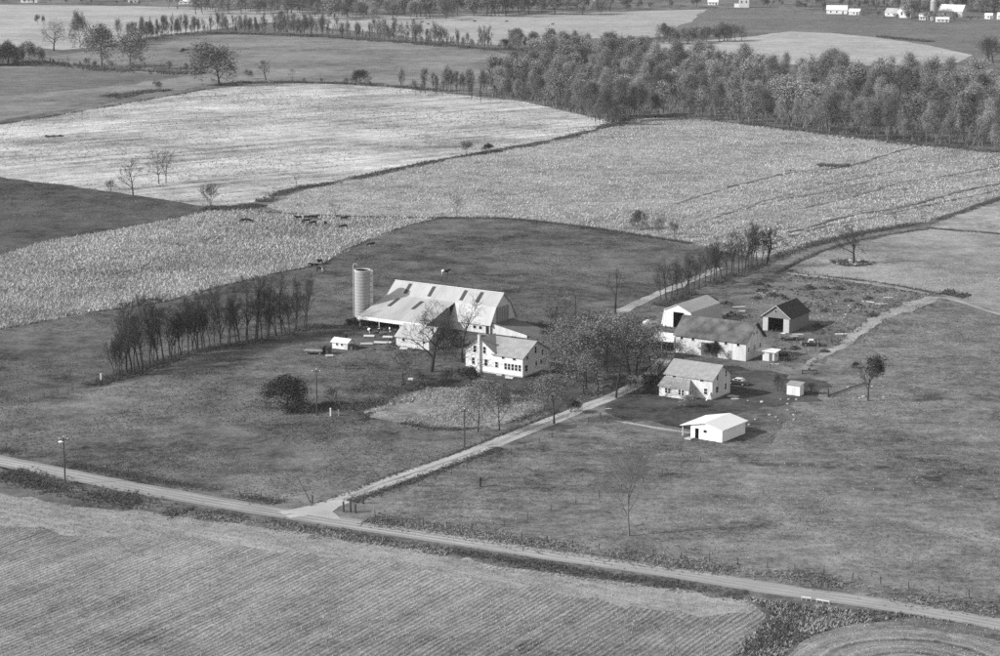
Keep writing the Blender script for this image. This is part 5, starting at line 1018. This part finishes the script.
def cow(px, py, pose, col, rz, label, group='cattle of the farm', z=0.0):
    o = link('cow', COWS[(pose, col)]); o.location = G(px, py) + Vector((0, 0, z)); o.rotation_euler = (0, 0, R(rz)); return tag(o, label, 'cow', group)
cow(445, 274.5, 's', 'p', 185, 'black and white cow standing alone in the pasture behind the barn')
cow(314.5, 268, 's', 'b', 10, 'black cow, left of the trio at the corn edge')
cow(320, 271.5, 'g', 'p', 160, 'black and white cow, lowest of the trio at the corn edge')
cow(320.3, 264, 's', 'b', 60, 'black cow, highest of the trio at the corn edge')
cow(372, 246.5, 'g', 'p', 20, 'pale cow grazing at the upper left edge of the barn pasture')
for x, y, p, rz, lab in ((298.8, 220, 's', 10, 'black cow, leftmost of the group by the fence row'), (307, 219.8, 's', 190, 'black cow, upper middle of the group by the fence row'), (306.8, 223, 'g', 0, 'black cow just below the upper middle one'),
        (314.2, 219.3, 's', 170, 'black cow, upper right of the group by the fence row'), (313.5, 225, 'g', 20, 'black cow, lower middle of the group by the fence row'), (325.4, 225.3, 's', 85, 'black cow standing between the group and the right pair'),
        (344, 220.5, 's', 175, 'black cow, upper of the right pair near the small bare tree'), (344, 228.5, 'g', 10, 'black cow, lower of the right pair near the small bare tree'), (244.5, 222.5, 'g', 5, 'black cow, left of two in the cornfield under the bush'), (248.7, 222.7, 'g', 170, 'black cow, right of two in the cornfield under the bush')):
    cow(x, y, p, 'b', rz, lab)
for x, y, rz, lab in ((369.5, 333.5, -70, 'pied cow, left of three at the open lean-to'), (378.5, 334.5, -100, 'pied cow, middle of three at the open lean-to'), (390.5, 334.5, -80, 'pied cow, right of three at the open lean-to')):
    cow(x, y, 's', 'p', rz, lab)
for x, y, rz, lab in ((413.5, 21.5, 0, 'far dark cow, leftmost in the distant pasture'), (422, 22.8, 180, 'far dark cow, second from left in the distant pasture'), (427.5, 19.5, 10, 'far dark cow standing above the left pair'), (428.5, 25, 0, 'far cow standing below the left pair'),
        (462, 21, 90, 'far dark cow left of the pasture centre'), (475, 22.3, 0, 'far dark cow at the pasture centre'), (506.5, 22.3, 160, 'far black cow right of the pasture centre'), (552.5, 25, 200, 'far black cow, rightmost in the distant pasture')):
    cow(x, y, 's', 'b', rz, lab, 'far cattle')

# ================================================================== VEHICLES AND FARM GEAR
def wheel(p, x, y, r, w, side=1):
    o = MB().tube((0, -w / 2, 0), (0, w / 2, 0), r, n=16).build('wheel', 'm_tyre', p, bevel=.03); o.location = (x, y, r)
    MB().tube((0, -w / 2 - .015, 0), (0, w / 2 + .015, 0), r * .55, n=12).build('rim', 'm_rim', o); return o
def car(B, rz, body, cab, label, pickup):
    e = empty('pickup_truck' if pickup else 'parked_car', B, rz, label, 'truck' if pickup else 'car')
    Lh = 2.4
    m = MB(); side = [(-2.35, .35), (2.35, .35), (2.4, .75), (2.3, .98), (1.1, 1.05), (-2.3, 1.02), (-2.4, .7)]
    m.prism([(x, -.85, z) for x, z in side], (0, 1.7, 0)); b = m.build('body', body, e, bevel=.05)
    m = MB()
    if pickup: m.prism([(x, -.76, z) for x, z in [(-.55, 1.03), (1.05, 1.06), (.7, 1.62), (-.45, 1.65)]], (0, 1.52, 0))
    else: m.prism([(x, -.74, z) for x, z in [(-1.5, 1.03), (1.15, 1.06), (.55, 1.5), (-.95, 1.52)]], (0, 1.48, 0))
    c = m.build('cab', cab, e, bevel=.05)
    for s in (-1, 1):
        y = s * (.765 if pickup else .745); xs = [(-.38, .6)] if pickup else [(-1.05, -.25), (-.15, .65)]
        for a, d in xs: MB().box(a, d, min(y, y + s * .02), max(y, y + s * .02), 1.12, 1.45).build('side_window', 'm_glass', c)
        MB().box(2.36, 2.44, s * .6 - .12, s * .6 + .12, .68, .86).build('headlight', 'm_insulator', e)
        for x in (-1.45, 1.45): wheel(e, x, s * .74, .34, .2)
    sl_ = [(1.0, 1.12), (.74, 1.55)] if pickup else [(1.08, 1.12), (.66, 1.44)]
    MB().prism([(sl_[0][0] + .03, -.65, sl_[0][1]), (sl_[1][0] + .03, -.65, sl_[1][1]), (sl_[1][0] + .06, -.65, sl_[1][1]), (sl_[0][0] + .06, -.65, sl_[0][1])], (0, 1.3, 0)).build('windshield', 'm_glass', c)
    for x in (-2.5, 2.42): MB().box(x, x + .09, -.8, .8, .4, .55).build('bumper', 'm_rim', e)
    if pickup:
        m = MB(); m.box(-2.3, -.65, -.84, -.76, 1.0, 1.55); m.box(-2.3, -.65, .76, .84, 1.0, 1.55); m.box(-.7, -.62, -.76, .76, 1.0, 1.6); m.build('stake_sides', 'm_board_dark', e)
        for x in (-2.2, -1.5, -.8):
            for s in (-1, 1): MB().box(x, x + .07, s * .86 - .02, s * .86 + .02, .9, 1.65).build('stake', 'm_board_mid', e)
    return e
car(G(811.5, 346), R(172), 'm_car_dark', 'm_car_white', 'old dark pickup truck with stake sides on the yard track', True)
car(G(738, 384.5), R(150), 'm_car_dark', 'm_car_white', 'dark car with a white top parked beside the second house', False)
def wagon(B, rz, label, load=True, name='farm_wagon'):
    e = empty(name, B, rz, label, 'wagon'); MB().box(-2.3, 2.3, -1.0, 1.0, .75, .9).build('deck', 'm_board_dark', e)
    for i in range(8): MB().box(-2.3 + i * .575, -2.3 + i * .575 + .53, -1.02, 1.02, .905, .94).build('plank', 'm_board_grey', e)
    MB().box(-2.2, 2.2, -.12, .12, .55, .75).build('reach', 'm_rust', e); MB().tube((2.2, 0, .55), (3.7, 0, .35), .06).build('drawbar', 'm_rust', e)
    for x in (-1.6, 1.6):
        for s in (-1, 1): wheel(e, x, s * .85, .36, .18)
    MB().box(-2.34, -2.26, -1, 1, .95, 1.9).build('rack', 'm_board_dark', e)
    return e
w = wagon(G(789, 340), R(8), 'flat farm wagon with a white crate in front of the dark shed')
c = MB().box(-2.1, -1.1, -.6, .6, 0, .75).build('crate', 'm_white_worn'); c.matrix_world = Matrix.Translation(G(789, 340) + Vector((0, 0, .945))) @ Matrix.Rotation(R(8), 4, 'Z'); tag(c, 'white box riding on the flat wagon', 'crate')
MB().box(-2.15, -1.05, -.65, .65, .75, .8).build('lid', 'm_white_paint', c)
wagon(G(314, 354), R(172), 'dark hay wagon parked in the grass left of the black hut')
def tank(B, rz, label, r=.55, L=1.9):
    e = empty('fuel_tank', B, rz, label, 'tank'); m = MB(); m.tube((-L / 2, 0, 1.5), (L / 2, 0, 1.5), r, n=16); m.tube((L / 2, 0, 1.5), (L / 2 + .2, 0, 1.5), r, r * .5, 16); m.tube((-L / 2, 0, 1.5), (-L / 2 - .2, 0, 1.5), r, r * .5, 16); m.build('drum', 'm_white_paint', e)
    for x in (-L / 3, L / 3):
        for s in (-1, 1): MB().tube((x, s * .55, 0), (x, s * .3, 1.15), .06).build('leg', 'm_rust', e)
tank(G(646.5, 328), R(60), 'white fuel tank on legs left of the machine shed'); tank(G(634, 329), R(80), 'smaller white fuel tank beside the tiny white hut', .42, 1.0)
# low wooden feed troughs and boards in the barnyard
for x, y, l, rz, lab in ((369, 337.5, 2.6, -5, 'white feed trough in front of the left lean-to cow'), (387.5, 338.5, 2.4, -5, 'white feed trough in front of the right lean-to cow'), (366.5, 345.3, 3.0, 5, 'white feed trough just right of the coop'), (382.5, 344, 4.2, -4, 'longest white feed trough below the lean-to'),
        (403.5, 350, 1.8, -10, 'short white trough at the milk house corner'), (414.5, 349.6, 1.4, 0, 'short white trough in front of the milk house wall'), (329.5, 357.2, 1.8, 10, 'white board on the grass below the black hut'), (410.5, 380.8, 1.1, 0, 'small white board near the garden tree')):
    e = empty('feed_trough', G(x, y), R(rz), lab, 'trough', 'white troughs and boards of the barnyard'); MB().box(-l / 2, l / 2, -.3, .3, .25, .36).build('bottom', 'm_white_worn', e)
    for s in (-1, 1): MB().box(-l / 2, l / 2, s * .33 - .03, s * .33 + .03, .25, .6).build('side', 'm_white_paint', e)
    for s in (-1, 1): MB().box(s * (l / 2 - .2) - .06, s * (l / 2 - .2) + .06, -.26, .26, 0, .25).build('leg', 'm_board_grey', e)
def implement(B, rz, label, n=5, L=3.0, name='field_implement'):
    e = empty(name, B, rz, label, 'farm implement'); MB().box(-L / 2, L / 2, -.1, .1, .7, .85).build('beam', 'm_rust', e)
    MB().tube((0, 0, .75), (0, -2.2, .5), .07).build('drawbar', 'm_rust', e)
    for i in range(n):
        x = -L / 2 + (i + .5) * L / n; m = MB(); m.tube((x, 0, .7), (x, .5, .45), .05); m.tube((x, .5, .45), (x, .35, 0), .05, .02); m.build('tine', 'm_rust', e)
    for s in (-1, 1): wheel(e, s * (L / 2 + .15), 0, .45, .14).rotation_euler = (0, 0, R(90))
    MB().box(-.2, .2, -.2, .2, .85, 1.3).build('seat_post', 'm_rust', e)
implement(G(809, 373.5), R(5), 'rusty field implement lying in the weeds above the tiny shed', 6, 3.0)
implement(G(352.5, 369), R(10), 'dark rusty harrow lying in the grass above the utility pole', 7, 3.0)
implement(G(790.5, 172.5), R(0), 'dark farm machine left standing in the middle cornfield', 5, 3.4)
implement(G(731, 316), R(40), 'dark upright machine behind the machine shed', 5, 2.6)
# scrap: brush piles, boards and stones in the lot
def pile(px, py, w, h, label, seed, mat='m_rust', cat='brush pile', name='brush_pile', n=34, group='heaps in the scrap lot'):
    rnd = random.Random(seed); e = empty(name, G(px, py), rnd.uniform(0, 3), label, cat, group)
    for k, mt in enumerate((mat, 'm_post')):
        m = MB()
        for i in range(n):
            a = rnd.uniform(0, 6.28); r_ = w / 2 * math.sqrt(rnd.random()); x, y = r_ * math.cos(a), r_ * .7 * math.sin(a); z = h * (1 - (r_ / (w / 2)) ** 1.5) * rnd.uniform(.2, 1); l = rnd.uniform(.5, 1.3) * w * .3
            d = Vector((rnd.gauss(0, 1), rnd.gauss(0, 1), rnd.gauss(0, .3))).normalized() * l / 2
            p0 = Vector((x, y, max(z, .06))) - d; p1 = Vector((x, y, max(z, .06))) + d; p0.z = max(p0.z, .03); p1.z = max(p1.z, .03)
            m.tube(p0, p1, rnd.uniform(.07, .18), rnd.uniform(.03, .08), 5)
        m.build('branches' if k else 'logs', mt, e)
for i, (x, y, w, h, lab) in enumerate(((757, 284, 4.0, 1.1, 'dark brush heap, upper left in the scrap lot'), (762, 291, 3.4, .9, 'brush heap just below the upper left heap'), (775.5, 296, 5.0, 1.1, 'long dark brush heap above the dark roofed shed'), (756, 298.5, 3.5, .6, 'flat dark heap left of the dark roofed shed'), (809, 289, 4.0, 1.6, 'tallest dark heap under the lot fence'), (825, 288.5, 3.4, .7, 'low dark heap right of the tallest heap'), (839, 289, 3.8, .8, 'low dark heap, rightmost of three under the fence'),
        (836, 294, 1.6, .5, 'little dark heap in the middle of the lot'), (868, 299, 3.0, .9, 'dark heap beside the white boards'), (872, 316, 4.0, .8, 'heap by the worn track at the lot edge'), (824, 311.5, 2.6, .7, 'dark heap right of the dark roofed shed'), (818.5, 327, 3.6, 1.2, 'dark brush at the back corner of the dark roofed shed'), (795, 349, 2.8, 1.0, 'dark weed heap between truck and long building'), (948, 293.5, 6.0, 1.0, 'dark brush at the right end of the lot fence'), (962, 295.5, 5.0, .9, 'dark brush heap at the hayfield corner post'), (726, 304, 3.6, .9, 'dark scrap heap behind the machine shed'), (713, 300, 3.0, .8, 'dark heap at the rear wall of the machine shed'), (785, 299, 3.0, .8, 'dark heap just above the dark roofed shed ridge'), (848, 301, 3.4, .7, 'flat heap in the middle right of the lot'), (858, 305, 2.6, .7, 'heap left of the white boards in the lower lot'), (783, 356, 3.0, .9, 'dark scrap heap right of the small flat-roofed shed'), (825, 352, 2.6, .6, 'low heap beside the worn track below the truck'), (768, 287, 2.4, .8, 'small dark heap between the two upper left heaps'))):
    pile(x, y, w, h, lab, i)
pile(842, 263, 5.0, .5, 'brush heap left of the lone hayfield tree', 41, group='heaps around the lone hayfield tree'); pile(864, 263, 5.0, .5, 'brush heap right of the lone hayfield tree', 42, group='heaps around the lone hayfield tree')
pile(112, 96, 12, 1.6, 'far brush heap in the left field corner', 43, group='far brush heaps'); pile(575, 335, 5, .9, 'brush heap behind the yard grove', 44, group='heaps in the barnyard'); pile(545, 333, 4, .7, 'brush heap at the barn ramp end', 45, group='heaps in the barnyard')
# pale boards and stones lying about: each its own thing
def board(px, py, l, w, rz, label, mat='m_white_worn'):
    e = empty('scrap_boards', G(px, py), R(rz), label, 'boards', 'scrap boards lying in the yard')
    for i in range(3): o = MB().box(-l / 2, l / 2, -w / 6, w / 6 - .04, 0, .09).build('board', mat, e); o.location = (random.gauss(0, .15), (i - 1) * w / 3, .02); o.rotation_euler = (0, 0, random.gauss(0, .08))
for i, (x, y, l, w, rz, lab) in enumerate(((881, 304, 3.2, 1.2, 10, 'pale boards right of the dark heap in the lot'), (870, 302, 2.2, .8, -20, 'pale boards left of the pale pair in the lot'), (888, 297.5, 2.4, .8, 5, 'pale boards near the lot fence'), (845, 334, 5.0, 1.4, 4, 'bright white sheet metal beside the worn yard track'), (739, 307, 3.4, 1.0, 15, 'white boards behind the machine shed'), (741, 311, 2.6, .8, 0, 'lower white boards behind the machine shed'), (798, 334.5, 2.6, 1.0, 8, 'pale boards between wagon and dark roofed shed'),
        (860, 309, 1.8, .8, 30, 'small pale boards in the lower lot'), (735, 399, 1.6, .7, 0, 'pale boards on the lawn by the second house'), (608, 409, .9, .5, 20, 'pale boards beside the driveway end'), (538, 330, 3.0, .6, -10, 'pale boards behind the white house'), (775, 364, 2.0, .7, 0, 'white boards below the small flat-roofed shed'), (436, 345, 2.0, .8, 0, 'pale boards at the foot of the big bare tree'))):
    board(x, y, l, w, rz, lab)
st = bmesh.new(); bmesh.ops.create_icosphere(st, subdivisions=2, radius=.5)
for v in st.verts: v.co *= 1 + random.uniform(-.22, .22); v.co.z *= .6
stone = bpy.data.meshes.new('stone'); st.to_mesh(stone); st.free(); stone.materials.append(MATS['m_stone'])
for i in range(34):
    a = i / 34 * 6.28; p = G(852.5, 262.5) + Vector((5.6 * math.cos(a), 4.0 * math.sin(a), 0)) + Vector((random.gauss(0, .5), random.gauss(0, .5), 0))
    o = link('stone', stone); o.location = p + Vector((0, 0, .12)); s = random.uniform(.5, 1.3); o.scale = (s, s, s); o.rotation_euler = (0, 0, random.uniform(0, 6)); tag(o, 'stone in the ring around the lone hayfield tree', 'stone', 'stones around the lone tree')
for i in range(40):
    x, y = random.choice([(random.uniform(835, 900), random.uniform(294, 315)), (random.uniform(745, 800), random.uniform(398, 425)), (random.uniform(845, 885), random.uniform(365, 400)), (random.uniform(800, 860), random.uniform(300, 325))])
    o = link('stone', stone); o.location = G(x, y) + Vector((0, 0, .1)); s = random.uniform(.4, .9); o.scale = (s, s, s); o.rotation_euler = (0, 0, random.uniform(0, 6)); tag(o, 'loose pale stone lying in the grass around the yard', 'stone', 'loose stones around the yard')

# ------------------------------------------------------------------ haze: thin autumn air over the whole valley
hz = MB().box(-2600, 2600, -60, 4200, -1.2, 125).mesh('haze', 'm_dark'); hz.materials.clear()
hm_ = bpy.data.materials.new('m_haze'); hm_.use_nodes = True; nt = hm_.node_tree; nt.nodes.clear()
vo = nt.nodes.new('ShaderNodeVolumePrincipled'); vo.inputs['Color'].default_value = g3(0.95); vo.inputs['Density'].default_value = 0.000045; vo.inputs['Anisotropy'].default_value = 0.2
oo = nt.nodes.new('ShaderNodeOutputMaterial'); nt.links.new(vo.outputs[0], oo.inputs['Volume']); hz.materials.append(hm_)
tag(link('haze', hz), 'thin pale haze lying over the whole valley', 'haze', None, 'stuff')
print('TRIS', sum(sum(len(p.vertices) - 2 for p in m.polygons) if len(m.polygons) < 3000 else len(m.polygons) * (len(m.polygons[0].vertices) - 2) for m in bpy.data.meshes))
